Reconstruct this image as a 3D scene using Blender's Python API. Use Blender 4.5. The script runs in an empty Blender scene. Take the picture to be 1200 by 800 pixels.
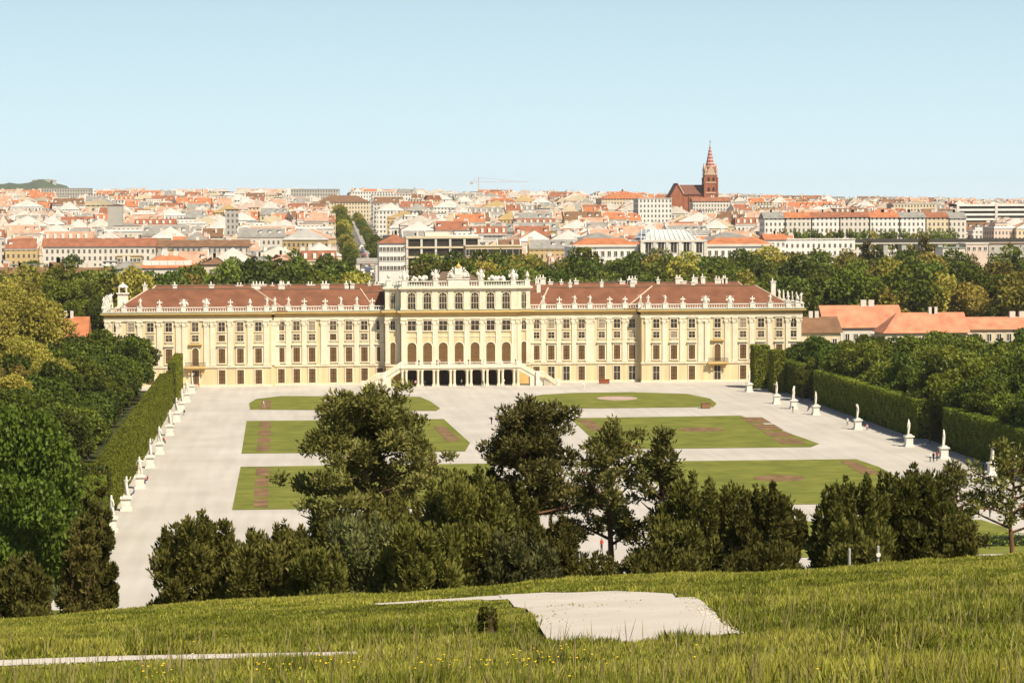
import bpy, bmesh, math, random
import numpy as np
from mathutils import Vector, Matrix
R = math.radians
random.seed(7); RNG = np.random.default_rng(11)
sc = bpy.context.scene
COL = sc.collection

# ------------------------------------------------------------------ camera
F = 2900.0; CH = 43.0                      # focal length in 1200-px units, eye height above the parterre
YAW, PIT, ROL = R(5.36), R(2.96), 0.0035
fw = Vector((math.sin(YAW)*math.cos(PIT), math.cos(YAW)*math.cos(PIT), -math.sin(PIT)))
r0 = Vector((math.cos(YAW), -math.sin(YAW), 0)); u0 = r0.cross(fw)
rt = r0*math.cos(ROL) - u0*math.sin(ROL); up = u0*math.cos(ROL) + r0*math.sin(ROL)
EYE = Vector((0, 0, CH))
cam = bpy.data.cameras.new('camera'); cam.sensor_width = 36; cam.lens = 36*F/1200
cam.clip_start = 0.5; cam.clip_end = 40000
co = bpy.data.objects.new('camera', cam); COL.objects.link(co)
M3 = Matrix((rt, up, -fw)).transposed()
co.matrix_world = Matrix.Translation(EYE) @ M3.to_4x4(); sc.camera = co

# ------------------------------------------------------------------ sky, sun, exposure
SUN_AZ, SUN_EL = R(180-36), R(50)          # behind the camera and to the right
w = bpy.data.worlds.new('World'); sc.world = w; w.use_nodes = True
nt = w.node_tree; bg = nt.nodes['Background']
sky = nt.nodes.new('ShaderNodeTexSky'); sky.sky_type = 'NISHITA'; sky.sun_disc = False
sky.sun_elevation = SUN_EL; sky.sun_rotation = SUN_AZ
sky.altitude = 200; sky.air_density = 1.0; sky.dust_density = 1.6; sky.ozone_density = 1.2
wtc = nt.nodes.new('ShaderNodeTexCoord'); wsp = nt.nodes.new('ShaderNodeSeparateXYZ'); nt.links.new(wtc.outputs['Generated'], wsp.inputs[0])
wr = nt.nodes.new('ShaderNodeValToRGB'); nt.links.new(wsp.outputs['Z'], wr.inputs['Fac'])
wr.color_ramp.elements[0].position = .0; wr.color_ramp.elements[0].color = (.92,.92,.92,1); wr.color_ramp.elements[1].position = .2; wr.color_ramp.elements[1].color = (0,0,0,1)
wr2 = nt.nodes.new('ShaderNodeValToRGB'); nt.links.new(wsp.outputs['Z'], wr2.inputs['Fac'])   # bright pale air low over the city, bluer higher up
wr2.color_ramp.elements[0].position = .0; wr2.color_ramp.elements[0].color = (.64,.82,.90,1); wr2.color_ramp.elements[1].position = .09; wr2.color_ramp.elements[1].color = (.55,.80,.93,1)
wsc = nt.nodes.new('ShaderNodeVectorMath'); wsc.operation = 'SCALE'; wsc.inputs['Scale'].default_value = 15.6; nt.links.new(wr2.outputs['Color'], wsc.inputs[0])
wmx = nt.nodes.new('ShaderNodeMixRGB'); nt.links.new(wr.outputs['Color'], wmx.inputs['Fac']); nt.links.new(sky.outputs['Color'], wmx.inputs['Color1']); nt.links.new(wsc.outputs['Vector'], wmx.inputs['Color2'])
nt.links.new(wmx.outputs['Color'], bg.inputs['Color']); bg.inputs['Strength'].default_value = 0.06
sd = Vector((math.sin(SUN_AZ)*math.cos(SUN_EL), math.cos(SUN_AZ)*math.cos(SUN_EL), math.sin(SUN_EL)))
sl = bpy.data.lights.new('sun', 'SUN'); sl.energy = 5.0; sl.angle = R(0.5); sl.color = (1, .89, .70)
so = bpy.data.objects.new('sun', sl); COL.objects.link(so); so.rotation_euler = (-sd).to_track_quat('-Z', 'Y').to_euler()
sc.view_settings.view_transform = 'Standard'; sc.view_settings.look = 'None'
sc.view_settings.exposure = 0.5; sc.view_settings.gamma = 1
sc.render.engine = 'CYCLES'
cy = sc.cycles; cy.max_bounces = 5; cy.diffuse_bounces = 3; cy.glossy_bounces = 1; cy.transmission_bounces = 3
cy.volume_bounces = 0; cy.transparent_max_bounces = 6; cy.use_denoising = True; cy.denoiser = 'OPENIMAGEDENOISE'; cy.denoising_input_passes = 'RGB_ALBEDO_NORMAL'; cy.denoising_prefilter = 'ACCURATE'
cy.caustics_reflective = False; cy.caustics_refractive = False

# ------------------------------------------------------------------ rays from photo pixels to places
def ray(px, py): return fw + rt*((px-600)/F) + up*((400-py)/F)
def gz(px, py, z=0.0):
    d = ray(px, py); t = (z-CH)/d.z; return EYE + d*t
def hy(px, py, Y):
    d = ray(px, py); return EYE + d*(Y/d.y)
def smooth(a, b, t):
    t = np.clip((t-a)/(b-a), 0, 1); return t*t*(3-2*t)
_HY = np.array([-60, 0, 12, 22, 34, 46, 58, 70, 76, 84, 96, 110, 130, 160, 200, 245, 272, 720, 900, 1000, 1250, 1500, 2000, 2500, 3000, 4200, 14000.])
_HZ = np.array([50, 42, 40.7, 39.15, 37.5, 35.7, 34.0, 32.35, 31.1, 28.9, 25.6, 22, 17.6, 11.8, 5.6, 1.0, 0, 0, 2.5, 4.5, 9, 15, 28, 40, 46, 40, 30.])
def tz(x, y):
    x = np.asarray(x, float); y = np.asarray(y, float)
    z = np.interp(y, _HY, _HZ)
    near = 1-smooth(70, 200, y)
    z = z + near*(0.044*(x-7) + 0.06*np.sin(x*.55+y*.13)+0.05*np.sin(y*.4-x*.2))
    far = smooth(1000, 2500, y)
    z = z + far*(3.0*np.sin(x*.004+1.0)-0.010*(x-150))
    return z
def tzf(x, y): return float(tz(x, y))
def ter(px, py):                                           # where a pixel's ray meets the near hillside
    d = ray(px, py); t = 6.0
    while t < 300:
        p = EYE + d*(t/d.y)
        if p.z <= tzf(p.x, p.y): return p
        t += .1
    return EYE + d*300

# ------------------------------------------------------------------ materials
MATS = {}
def mat(name, col, var=.12, scale=1.0, rough=.85, spec=.25, detail=4, col2=None, bump=0, coord='Object'):
    if name in MATS: return MATS[name]
    m = bpy.data.materials.new(name); m.use_nodes = True; n = m.node_tree; N = n.nodes; L = n.links
    b = N['Principled BSDF']; b.inputs['Roughness'].default_value = rough
    b.inputs['Specular IOR Level'].default_value = spec
    tc = N.new('ShaderNodeTexCoord'); no = N.new('ShaderNodeTexNoise'); no.inputs['Scale'].default_value = scale
    no.inputs['Detail'].default_value = detail; L.new(tc.outputs[coord], no.inputs['Vector'])
    cr = N.new('ShaderNodeValToRGB'); cr.color_ramp.elements[0].position = .3; cr.color_ramp.elements[1].position = .7
    c2 = col2 or [c*(1-var) for c in col]; c1 = col if col2 else [min(1, c*(1+var)) for c in col]
    cr.color_ramp.elements[0].color = (*c2, 1); cr.color_ramp.elements[1].color = (*c1, 1)
    L.new(no.outputs['Fac'], cr.inputs['Fac']); L.new(cr.outputs['Color'], b.inputs['Base Color'])
    if bump:
        bp = N.new('ShaderNodeBump'); bp.inputs['Strength'].default_value = bump; bp.inputs['Distance'].default_value = .1
        L.new(no.outputs['Fac'], bp.inputs['Height']); L.new(bp.outputs['Normal'], b.inputs['Normal'])
    MATS[name] = m; return m
def leafmat(name, col, var=.35, trans=.28, scale=.5, light=None):
    if name in MATS: return MATS[name]
    m = bpy.data.materials.new(name); m.use_nodes = True; n = m.node_tree; N = n.nodes; L = n.links
    N.remove(N['Principled BSDF']); out = N['Material Output']
    tc = N.new('ShaderNodeTexCoord'); no = N.new('ShaderNodeTexNoise'); no.inputs['Scale'].default_value = scale; no.inputs['Detail'].default_value = 6
    no.inputs['Roughness'].default_value = .7
    L.new(tc.outputs['Object'], no.inputs['Vector'])
    cr = N.new('ShaderNodeValToRGB'); cr.color_ramp.elements[0].position = .35; cr.color_ramp.elements[1].position = .68
    cr.color_ramp.elements[0].color = (*[c*(1-var) for c in col], 1)
    cr.color_ramp.elements[1].color = (*(light or [c*(1+var) for c in col]), 1)
    L.new(no.outputs['Fac'], cr.inputs['Fac'])
    oi = N.new('ShaderNodeObjectInfo'); hs = N.new('ShaderNodeHueSaturation')
    mr = N.new('ShaderNodeMapRange'); mr.inputs['To Min'].default_value = .66; mr.inputs['To Max'].default_value = 1.34
    L.new(oi.outputs['Random'], mr.inputs['Value']); L.new(mr.outputs['Result'], hs.inputs['Value'])
    m3 = N.new('ShaderNodeMath'); m3.operation = 'MULTIPLY'; m3.inputs[1].default_value = 7.3; L.new(oi.outputs['Random'], m3.inputs[0]); m4 = N.new('ShaderNodeMath'); m4.operation = 'FRACT'; L.new(m3.outputs[0], m4.inputs[0])
    mh = N.new('ShaderNodeMapRange'); mh.inputs['To Min'].default_value = .482; mh.inputs['To Max'].default_value = .512; L.new(m4.outputs[0], mh.inputs['Value']); L.new(mh.outputs['Result'], hs.inputs['Hue'])
    L.new(cr.outputs['Color'], hs.inputs['Color'])
    df = N.new('ShaderNodeBsdfDiffuse'); tr = N.new('ShaderNodeBsdfTranslucent'); mx = N.new('ShaderNodeMixShader')
    mx.inputs['Fac'].default_value = trans
    L.new(hs.outputs['Color'], df.inputs['Color']); L.new(hs.outputs['Color'], tr.inputs['Color'])
    L.new(df.outputs['BSDF'], mx.inputs[1]); L.new(tr.outputs['BSDF'], mx.inputs[2])
    gl = N.new('ShaderNodeBsdfGlossy'); gl.inputs['Roughness'].default_value = .45; gl.inputs['Color'].default_value = (1, 1, .9, 1)
    m2 = N.new('ShaderNodeMixShader'); m2.inputs['Fac'].default_value = .008
    L.new(mx.outputs['Shader'], m2.inputs[1]); L.new(gl.outputs['BSDF'], m2.inputs[2])
    L.new(m2.outputs['Shader'], out.inputs['Surface']); MATS[name] = m; return m
def windowed(name, col, pitch=2.6, storey=3.5, wx=.42, wz=.55, glass=(.10, .09, .08), z0=.25):
    """rendered wall whose storeys carry dark window openings (far houses only)"""
    if name in MATS: return MATS[name]
    m = bpy.data.materials.new(name); m.use_nodes = True; n = m.node_tree; N = n.nodes; L = n.links
    b = N['Principled BSDF']; b.inputs['Roughness'].default_value = .85
    tc = N.new('ShaderNodeTexCoord'); sp = N.new('ShaderNodeSeparateXYZ'); L.new(tc.outputs['Object'], sp.inputs[0])
    def mth(op, a, bb):
        q = N.new('ShaderNodeMath'); q.operation = op
        for i, v in enumerate((a, bb)):
            if isinstance(v, (int, float)): q.inputs[i].default_value = v
            else: L.new(v, q.inputs[i])
        return q.outputs[0]
    u = mth('ADD', sp.outputs['X'], sp.outputs['Y'])
    fu = mth('FRACT', mth('DIVIDE', mth('ADD', u, 500), pitch), 0); fz = mth('FRACT', mth('DIVIDE', sp.outputs['Z'], storey), 0)
    a = mth('MULTIPLY', mth('GREATER_THAN', fu, .5-wx/2), mth('LESS_THAN', fu, .5+wx/2))
    c = mth('MULTIPLY', mth('GREATER_THAN', fz, z0), mth('LESS_THAN', fz, z0+wz))
    fac = mth('MULTIPLY', a, c)
    no = N.new('ShaderNodeTexNoise'); no.inputs['Scale'].default_value = .25; L.new(tc.outputs['Object'], no.inputs['Vector'])
    cr = N.new('ShaderNodeValToRGB'); cr.color_ramp.elements[0].color = (*[q*.82 for q in col], 1); cr.color_ramp.elements[1].color = (*[min(1, q*1.1) for q in col], 1)
    L.new(no.outputs['Fac'], cr.inputs['Fac'])
    mx = N.new('ShaderNodeMixRGB'); L.new(fac, mx.inputs['Fac']); L.new(cr.outputs['Color'], mx.inputs['Color1']); mx.inputs['Color2'].default_value = (*glass, 1)
    L.new(mx.outputs['Color'], b.inputs['Base Color']); MATS[name] = m; return m
def tiled(name, col, var=.2, row=.6):
    """roof tiles: fine courses plus patchy weathering"""
    if name in MATS: return MATS[name]
    m = mat(name, col, var, .35, .85, .2, 8); n = m.node_tree; N = n.nodes; L = n.links
    b = N['Principled BSDF']; src = b.inputs['Base Color'].links[0].from_socket
    tc = N.new('ShaderNodeTexCoord'); wv = N.new('ShaderNodeTexWave'); wv.bands_direction = 'Z'; wv.inputs['Scale'].default_value = 1/row
    wv.inputs['Distortion'].default_value = 1.5; wv.inputs['Detail'].default_value = 3
    L.new(tc.outputs['Object'], wv.inputs['Vector'])
    mr = N.new('ShaderNodeMapRange'); mr.inputs['To Min'].default_value = .86; mr.inputs['To Max'].default_value = 1.1; L.new(wv.outputs['Fac'], mr.inputs['Value'])
    vm = N.new('ShaderNodeVectorMath'); vm.operation = 'SCALE'; L.new(src, vm.inputs[0]); L.new(mr.outputs['Result'], vm.inputs['Scale'])
    L.new(vm.outputs['Vector'], b.inputs['Base Color']); return m

# ------------------------------------------------------------------ mesh builders
class MB:
    def __init__(s): s.v = []; s.f = []; s.m = []
    def add(s, vs, fs, mi=0):
        o = len(s.v); s.v += [tuple(v) for v in vs]; s.f += [tuple(i+o for i in f) for f in fs]; s.m += [mi]*len(fs); return s
    def box(s, x0, x1, y0, y1, z0, z1, mi=0, top=True, bottom=True):
        vs = [(x0,y0,z0),(x1,y0,z0),(x1,y1,z0),(x0,y1,z0),(x0,y0,z1),(x1,y0,z1),(x1,y1,z1),(x0,y1,z1)]
        fs = [(0,1,5,4),(1,2,6,5),(2,3,7,6),(3,0,4,7)]
        if top: fs.append((4,5,6,7))
        if bottom: fs.append((3,2,1,0))
        return s.add(vs, fs, mi)
    def quad(s, a, b, c, d, mi=0): return s.add([a,b,c,d], [(0,1,2,3)], mi)
    def prism(s, poly, z0, z1, mi=0):
        n = len(poly); vs = [(p[0],p[1],z0) for p in poly]+[(p[0],p[1],z1) for p in poly]
        fs = [(i,(i+1)%n,n+(i+1)%n,n+i) for i in range(n)]+[tuple(range(n,2*n)), tuple(range(n-1,-1,-1))]
        return s.add(vs, fs, mi)
    def xprism(s, prof, y0, y1, mi=0):                      # profile in (x,z), extruded along y
        n = len(prof); vs = [(p[0],y0,p[1]) for p in prof]+[(p[0],y1,p[1]) for p in prof]
        fs = [(i,(i+1)%n,n+(i+1)%n,n+i) for i in range(n)]+[tuple(range(n,2*n)), tuple(range(n-1,-1,-1))]
        return s.add(vs, fs, mi)
    def yprism(s, prof, x0, x1, mi=0):                      # profile in (y,z), extruded along x
        n = len(prof); vs = [(x0,p[0],p[1]) for p in prof]+[(x1,p[0],p[1]) for p in prof]
        fs = [(i,(i+1)%n,n+(i+1)%n,n+i) for i in range(n)]+[tuple(range(n,2*n)), tuple(range(n-1,-1,-1))]
        return s.add(vs, fs, mi)
    def lathe(s, prof, cx=0, cy=0, seg=10, mi=0, sx=1, sy=1):
        vs = []; fs = []
        for r, z in prof:
            for k in range(seg):
                a = 2*math.pi*k/seg; vs.append((cx+r*sx*math.cos(a), cy+r*sy*math.sin(a), z))
        for j in range(len(prof)-1):
            for k in range(seg):
                k2 = (k+1)%seg; fs.append((j*seg+k, j*seg+k2, (j+1)*seg+k2, (j+1)*seg+k))
        fs.append(tuple(range(seg-1,-1,-1))); fs.append(tuple((len(prof)-1)*seg+k for k in range(seg)))
        return s.add(vs, fs, mi)
    def tube(s, pts, rad, seg=6, mi=0):
        pts = [Vector(p) for p in pts]; rad = rad if isinstance(rad, (list, tuple)) else [rad]*len(pts)
        vs = []; fs = []
        for i, p in enumerate(pts):
            t = (pts[min(i+1,len(pts)-1)]-pts[max(i-1,0)]).normalized()
            a = t.cross(Vector((0,0,1)) if abs(t.z) < .9 else Vector((1,0,0))).normalized(); b = t.cross(a)
            for k in range(seg):
                q = 2*math.pi*k/seg; vs.append(p+(a*math.cos(q)+b*math.sin(q))*rad[i])
        for i in range(len(pts)-1):
            for k in range(seg):
                k2 = (k+1)%seg; fs.append((i*seg+k, i*seg+k2, (i+1)*seg+k2, (i+1)*seg+k))
        fs.append(tuple(range(seg-1,-1,-1))); fs.append(tuple((len(pts)-1)*seg+k for k in range(seg)))
        return s.add(vs, fs, mi)
    def hip(s, x0, x1, y0, y1, z0, h, hipx=None, mi=0, ov=.5):  # hipped roof, ridge along x
        x0 -= ov; x1 += ov; y0 -= ov; y1 += ov; ym = (y0+y1)/2; hx = (y1-y0)/2 if hipx is None else hipx
        return s.add([(x0,y0,z0),(x1,y0,z0),(x1,y1,z0),(x0,y1,z0),(x0+hx,ym,z0+h),(x1-hx,ym,z0+h)], [(0,1,5,4),(1,2,5),(2,3,4,5),(3,0,4),(3,2,1,0)], mi)
    def mesh(s, name, mats):
        me = bpy.data.meshes.new(name); me.from_pydata(s.v, [], s.f)
        for m in mats: me.materials.append(m)
        me.polygons.foreach_set('material_index', s.m); me.update(); return me
    def build(s, name, mats, parent=None, loc=(0,0,0), rz=0, smooth=False):
        if not isinstance(mats, (list, tuple)): mats = [mats]
        me = s.mesh(name, mats)
        if smooth: me.polygons.foreach_set('use_smooth', [True]*len(me.polygons))
        return link(name, me, parent, loc, rz)
def link(name, me, parent=None, loc=(0,0,0), rz=0):
    o = bpy.data.objects.new(name, me); COL.objects.link(o); o.location = loc; o.rotation_euler = (0,0,rz)
    if parent: o.parent = parent
    return o
def tag(o, label=None, cat=None, group=None, kind=None):
    if label: o['label'] = label
    if cat: o['category'] = cat
    if group: o['group'] = group
    if kind: o['kind'] = kind
    return o
def thing(name, label, cat, loc=(0,0,0), rz=0, group=None):
    o = bpy.data.objects.new(name, None); o.empty_display_size = .5; COL.objects.link(o); o.location = loc; o.rotation_euler = (0,0,rz)
    return tag(o, label, cat, group)
def copy_tree(o, parent=None):
    c = o.copy(); COL.objects.link(c)
    if parent: c.parent = parent
    for ch in list(o.children): copy_tree(ch, c)
    return c
def setmat(o, i, m):
    o.material_slots[i].link = 'OBJECT'; o.material_slots[i].material = m
def od(n):
    W = ['zeroth','first','second','third','fourth','fifth','sixth','seventh','eighth','ninth','tenth','eleventh','twelfth']
    if n < len(W): return W[n]
    return str(n)+('th' if 10 <= n%100 <= 20 else {1:'st',2:'nd',3:'rd'}.get(n%10,'th'))

# ------------------------------------------------------------------ foliage
def unit(n):
    v = RNG.normal(size=(n,3)); return v/np.linalg.norm(v, axis=1)[:,None]
def leaves(P, D, ln, wd, name, mats, mi=None):
    """kite-shaped leaves (or needle tufts): centre P, long axis D"""
    n = len(P); D = D/np.maximum(np.linalg.norm(D, axis=1), 1e-6)[:,None]
    T = np.cross(D, unit(n)); T /= np.maximum(np.linalg.norm(T, axis=1), 1e-6)[:,None]
    Nn = np.cross(D, T)
    ln = np.broadcast_to(np.asarray(ln, float), (n,))[:,None]; wd = np.broadcast_to(np.asarray(wd, float), (n,))[:,None]
    V = np.empty((n,4,3)); V[:,0] = P-D*ln*.5; V[:,1] = P+T*wd*.5+Nn*wd*.15; V[:,2] = P+D*ln*.5; V[:,3] = P-T*wd*.5+Nn*wd*.15
    me = bpy.data.meshes.new(name); me.vertices.add(4*n); me.vertices.foreach_set('co', V.reshape(-1).astype(np.float32))
    me.loops.add(4*n); me.loops.foreach_set('vertex_index', np.arange(4*n, dtype=np.int32))
    me.polygons.add(n); me.polygons.foreach_set('loop_start', np.arange(0, 4*n, 4, dtype=np.int32))
    if mi is not None: me.polygons.foreach_set('material_index', np.asarray(mi, np.int32))
    for m in mats: me.materials.append(m)
    me.update(calc_edges=True); return me
def blobs_points(blobs, n, shell=.55):
    """points in the outer shells of many overlapping ellipsoids; those deep inside another one are dropped"""
    B = np.array(blobs); A = (B[:,3]*B[:,4])**1.0
    idx = RNG.choice(len(B), size=n, p=A/A.sum()); b = B[idx]; d = unit(n)
    rr = (shell+(1-shell)*RNG.random(n)**.6)*(1+.18*RNG.normal(size=n)*.6)
    P = b[:,:3]+d*np.stack([b[:,3], b[:,3], b[:,4]], 1)*rr[:,None]
    keep = np.ones(n, bool)
    for q in B:
        e = (P-q[:3])/np.array([q[3], q[3], q[4]]); keep &= (e**2).sum(1) > .33
    return P[keep], d[keep]
def broadleaf(name, h, r, nl, ls, trunk_h, m, bark, seed, nb=34, flat=1.0, sub=.34):
    rnd = random.Random(seed); cz = trunk_h+(h-trunk_h)*.5; rz = (h-trunk_h)*.5
    bl = []
    for i in range(nb):
        a = rnd.uniform(0, 2*math.pi); ph = math.acos(rnd.uniform(-.75, 1)); q = rnd.uniform(.45, .86)
        br = r*sub*rnd.uniform(.7, 1.3)
        bl.append((math.cos(a)*math.sin(ph)*r*q, math.sin(a)*math.sin(ph)*r*q, cz+math.cos(ph)*rz*q*.95, br, br*.8*flat))
    bl.append((0,0,cz,r*.5,rz*.55))
    P, d = blobs_points(bl, nl)
    D = d*.5+unit(len(P))*.9+np.array([0,0,-.25])
    crown = leaves(P, D, ls*RNG.uniform(.7,1.35,len(P)), ls*.8*RNG.uniform(.6,1.2,len(P)), name+'_crown', [m])
    t = MB(); t.tube([(0,0,-1),(r*.02,0,trunk_h*.5),(r*.04,r*.02,cz)], [r*.075, r*.06, r*.03], 7)
    for i in range(6):
        b = bl[rnd.randrange(len(bl))]; z0 = trunk_h*rnd.uniform(.7,1.2)
        t.tube([(0,0,z0),(b[0]*.5,b[1]*.5,(z0+b[2])/2+.3),(b[0],b[1],b[2])], [r*.035, r*.025, r*.01], 5)
    return crown, t.mesh(name+'_trunk', [bark])
def make_tree(name, label, cat, crown, trunk, loc, s=1.0, rz=None, m=None, group=None, sz=None):
    o = thing(name, label, cat, loc, random.uniform(0, 6.28) if rz is None else rz, group)
    o.scale = (s, s, sz or s)
    c = link('crown', crown, o); t = link('trunk', trunk, o)
    if m: setmat(c, 0, m)
    return o
# ------------------------------------------------------------------ the ground
M = {}
M['hill'] = mat('hillside_grass', (.12,.14,.022), .5, .8, .95, .1, 8, col2=(.07,.085,.016))
M['park'] = mat('park_ground', (.05,.06,.02), .4, .05, .95, .1, 6)
M['city'] = mat('city_ground', (.26,.24,.21), .25, .02, .95, .1, 6)
M['gravel'] = mat('pale_gravel', (.49,.46,.42), .10, .07, .95, .1, 12, col2=(.41,.38,.34), bump=.15)
M['path'] = mat('dusty_path', (.54,.495,.44), .10, .7, .95, .1, 14, col2=(.475,.43,.375), bump=.08)
M['lawn'] = mat('mown_lawn', (.20,.205,.040), .22, .16, .95, .1, 14, col2=(.125,.142,.026))
M['soil'] = mat('bare_soil', (.20,.125,.065), .3, .35, .95, .1, 6)
M['asphalt'] = mat('asphalt', (.16,.15,.14), .2, .2, .9, .2)
def grid_axis(segs):
    out = []
    for a, b, st in segs: out += list(np.arange(a, b, st))
    return np.array(out+[segs[-1][1]])
gx = grid_axis([(-11500,-2500,1500),(-2500,-500,100),(-500,-60,20),(-60,-16,4),(-16,36,.4),(36,200,6),(200,800,25),(800,2800,100),(2800,11500,1500)])
gy = grid_axis([(-60,4,8),(4,80,.4),(80,280,4),(280,720,40),(720,3200,30),(3200,8000,300),(8000,13500,1500)])
X, Y = np.meshgrid(gx, gy); Z = tz(X, Y); nx, ny = len(gx), len(gy)
ii = (np.arange(ny-1)[:,None]*nx+np.arange(nx-1)[None,:]).reshape(-1)
fq = np.stack([ii, ii+1, ii+nx+1, ii+nx], 1)
me = bpy.data.meshes.new('ground'); me.vertices.add(nx*ny); me.vertices.foreach_set('co', np.stack([X,Y,Z],-1).reshape(-1).astype(np.float32))
me.loops.add(4*len(fq)); me.loops.foreach_set('vertex_index', fq.reshape(-1).astype(np.int32)); me.polygons.add(len(fq))
me.polygons.foreach_set('loop_start', np.arange(0,4*len(fq),4,dtype=np.int32))
yc = ((gy[:-1]+gy[1:])/2)[:,None]+0*gx[None,:-1]; xc_ = ((gx[:-1]+gx[1:])/2)[None,:]+0*yc
mi = np.where(yc < 272, 0, np.where(yc < 1030, 1, np.where(yc < 3200, 2, 1)))
me.polygons.foreach_set('material_index', mi.reshape(-1).astype(np.int32)); me.polygons.foreach_set('use_smooth', np.ones(len(fq), bool))
for k in ('hill','park','city'): me.materials.append(M[k])
me.update(calc_edges=True); tag(link('ground', me), 'grassy hillside falling to the flat garden and the rising city', 'ground', kind='structure')

M['gravel_src'] = M['gravel']
PAL = gz(537, 449.4); Y0 = PAL.y; PX = PAL.x             # palace base, centre of its garden front
def flat(name, pts, z, m, label, cat, sub=0):
    b = MB(); b.add([(p[0],p[1],z) for p in pts], [tuple(range(len(pts)))])
    o = b.build(name, m); bmx = bmesh.new(); bmx.from_mesh(o.data); bmesh.ops.recalc_face_normals(bmx, faces=bmx.faces)
    for f in bmx.faces:
        if f.normal.z < 0: f.normal_flip()
    bmx.to_mesh(o.data); bmx.free(); return tag(o, label, cat, kind='structure')
flat('gravel_court', [(-25.5,255),(122,255),(122,Y0+14),(140,Y0+14),(140,Y0+40),(-60,Y0+40),(-60,Y0-14),(-25.5,Y0-14)], .02, M['gravel'], 'pale gravel court in front of the palace', 'gravel court')
LAWNS = [
 [(293,480),(292,472.5),(300,467.5),(330,464),(492,465),(505,470.5),(516,478.5),(511,481.5)],
 [(616,466.5),(635,462.5),(672,460.4),(740,459.5),(805,461.5),(832,467),(840,473),(836,477),(700,478.5),(662,478.5),(640,474)],
 [(289,493.3),(520,491),(551,519),(545,529),(283,531.5)],
 [(668,490),(868,487),(960,520),(950,524),(760,526),(707,526)],
 [(282,547),(573,543),(610,593),(272,597.5)],
 [(737,541),(1003,538),(1030,547),(1075,572),(1085,590),(800,592)],
 [(430,614),(632,612),(666,652),(640,656),(430,658)],
 [(838,612),(1150,609),(1178,618),(1215,648),(899,654)]]
for i, pl in enumerate(LAWNS):
    side = 'left' if i % 2 == 0 else 'right'
    flat('lawn', [tuple(gz(*p))[:2] for p in pl], .06, M['lawn'], f'mown parterre lawn, {od(i//2+1)} from the palace on the {side} of the central walk', 'lawn')
nb = 0
def bed(pts, note, z=.09, m=None):
    b = MB(); q = [tuple(gz(*p))[:2] for p in pts]
    b.prism(q, .03, z); o = b.build('flower_bed', m or M['soil']); tag(o, note, 'flower bed', kind='structure')
for k in range(4):
    t0, t1 = k/4+.02, (k+1)/4-.03
    bed([(305-5*t,494+36*t) for t in (t0,t1)]+[(318-2*t,494+36*t) for t in (t1,t0)], f'bare brown soil square, {od(k+1)} from the palace in the second left lawn')
    bed([(300-3*t,547+49*t) for t in (t0,t1)]+[(316-2*t,547+49*t) for t in (t1,t0)], f'bare brown soil square, {od(k+1)} from the palace in the third left lawn')
    bed([(866+52*t,488.5+33*t) for t in (t0,t1)]+[(892+55*t,488.5+33*t) for t in (t1,t0)], f'reddish soil stretch, {od(k+1)} from the palace in the slanting bed of the second right lawn')
bed([(307,469.5),(318,469.5),(317,479.5),(304,479.5)], 'small soil bed at the left end of the lawn nearest the palace')
bed([(984,540.5),(1000,540),(1034,556),(1012,556)], 'slanting soil bed at the right end of the third right lawn')
bed([(508,500),(520,499),(540,516),(524,518)], 'soil bed near the right end of the second left lawn')
bed([(676,492),(692,492),(712,505),(694,505)], 'soil bed at the left end of the second right lawn')
def ell(cx, cy, rx, ry, n=18): return [(cx+rx*math.cos(2*math.pi*k/n), cy+ry*math.sin(2*math.pi*k/n)) for k in range(n)]
M['bloom'] = mat('pale_bedding_flowers', (.42,.30,.25), .3, 1.5)
bed(ell(913,560.5,31,3.6), 'oval soil bed in the third right lawn'); bed(ell(822,503.5,27,2.6), 'oval soil bed in the second right lawn')
bed(ell(723,467,24,2.3), 'oval bed of pale bedding flowers in the lawn nearest the palace, right side', .12, M['bloom'])
bed(ell(398,470,20,2.2), 'oval bed of pale bedding flowers in the lawn nearest the palace, left side', .12, M['bloom'])

# dusty path on the near hillside: strips between two pixel lines laid on the slope
PATHPOLY = []
def strip(name, back, front, label, n=40, m=8):
    A = [ter(*p) for p in back]; B = [ter(*p) for p in front]
    def samp(Ls, t):
        q = t*(len(Ls)-1); i = min(int(q), len(Ls)-2); return Ls[i].lerp(Ls[i+1], q-i)
    b = MB(); vs = []; rn = random.Random(3)
    for i in range(n+1):
        a, c = samp(A, i/n), samp(B, i/n); W_ = max((c-a).length,.1); j0, j1 = rn.uniform(-.04,.04)/W_, rn.uniform(-.04,.04)/W_
        for j in range(m+1):
            p = a.lerp(c, j/m+(j0 if j == 0 else j1 if j == m else 0)); vs.append((p.x, p.y, tzf(p.x,p.y)+.032))
    fs = [(i*(m+1)+j, i*(m+1)+j+1, (i+1)*(m+1)+j+1, (i+1)*(m+1)+j) for i in range(n) for j in range(m)]
    b.add(vs, fs); o = b.build(name, M['path']); tag(o, label, 'path', kind='structure')
    bmx = bmesh.new(); bmx.from_mesh(o.data); bmesh.ops.recalc_face_normals(bmx, faces=bmx.faces)
    if sum(f.normal.z for f in bmx.faces) < 0: bmesh.ops.reverse_faces(bmx, faces=bmx.faces)
    bmx.to_mesh(o.data); bmx.free()
    PATHPOLY.append([(p.x,p.y) for p in A]+[(p.x,p.y) for p in reversed(B)])
strip('path', [(585,698),(640,695),(700,694),(740,694.5),(788,697)], [(642,753),(690,756),(740,756),(800,753),(866,744)], 'wide bend of the pale dusty path on the grassy hill')
strip('path', [(380,711),(440,708),(500,704),(560,700),(588,698.5)], [(380,712),(440,710),(500,707.5),(560,705),(594,703.5)], 'thin pale stretch of path leading left from the bend')
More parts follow.
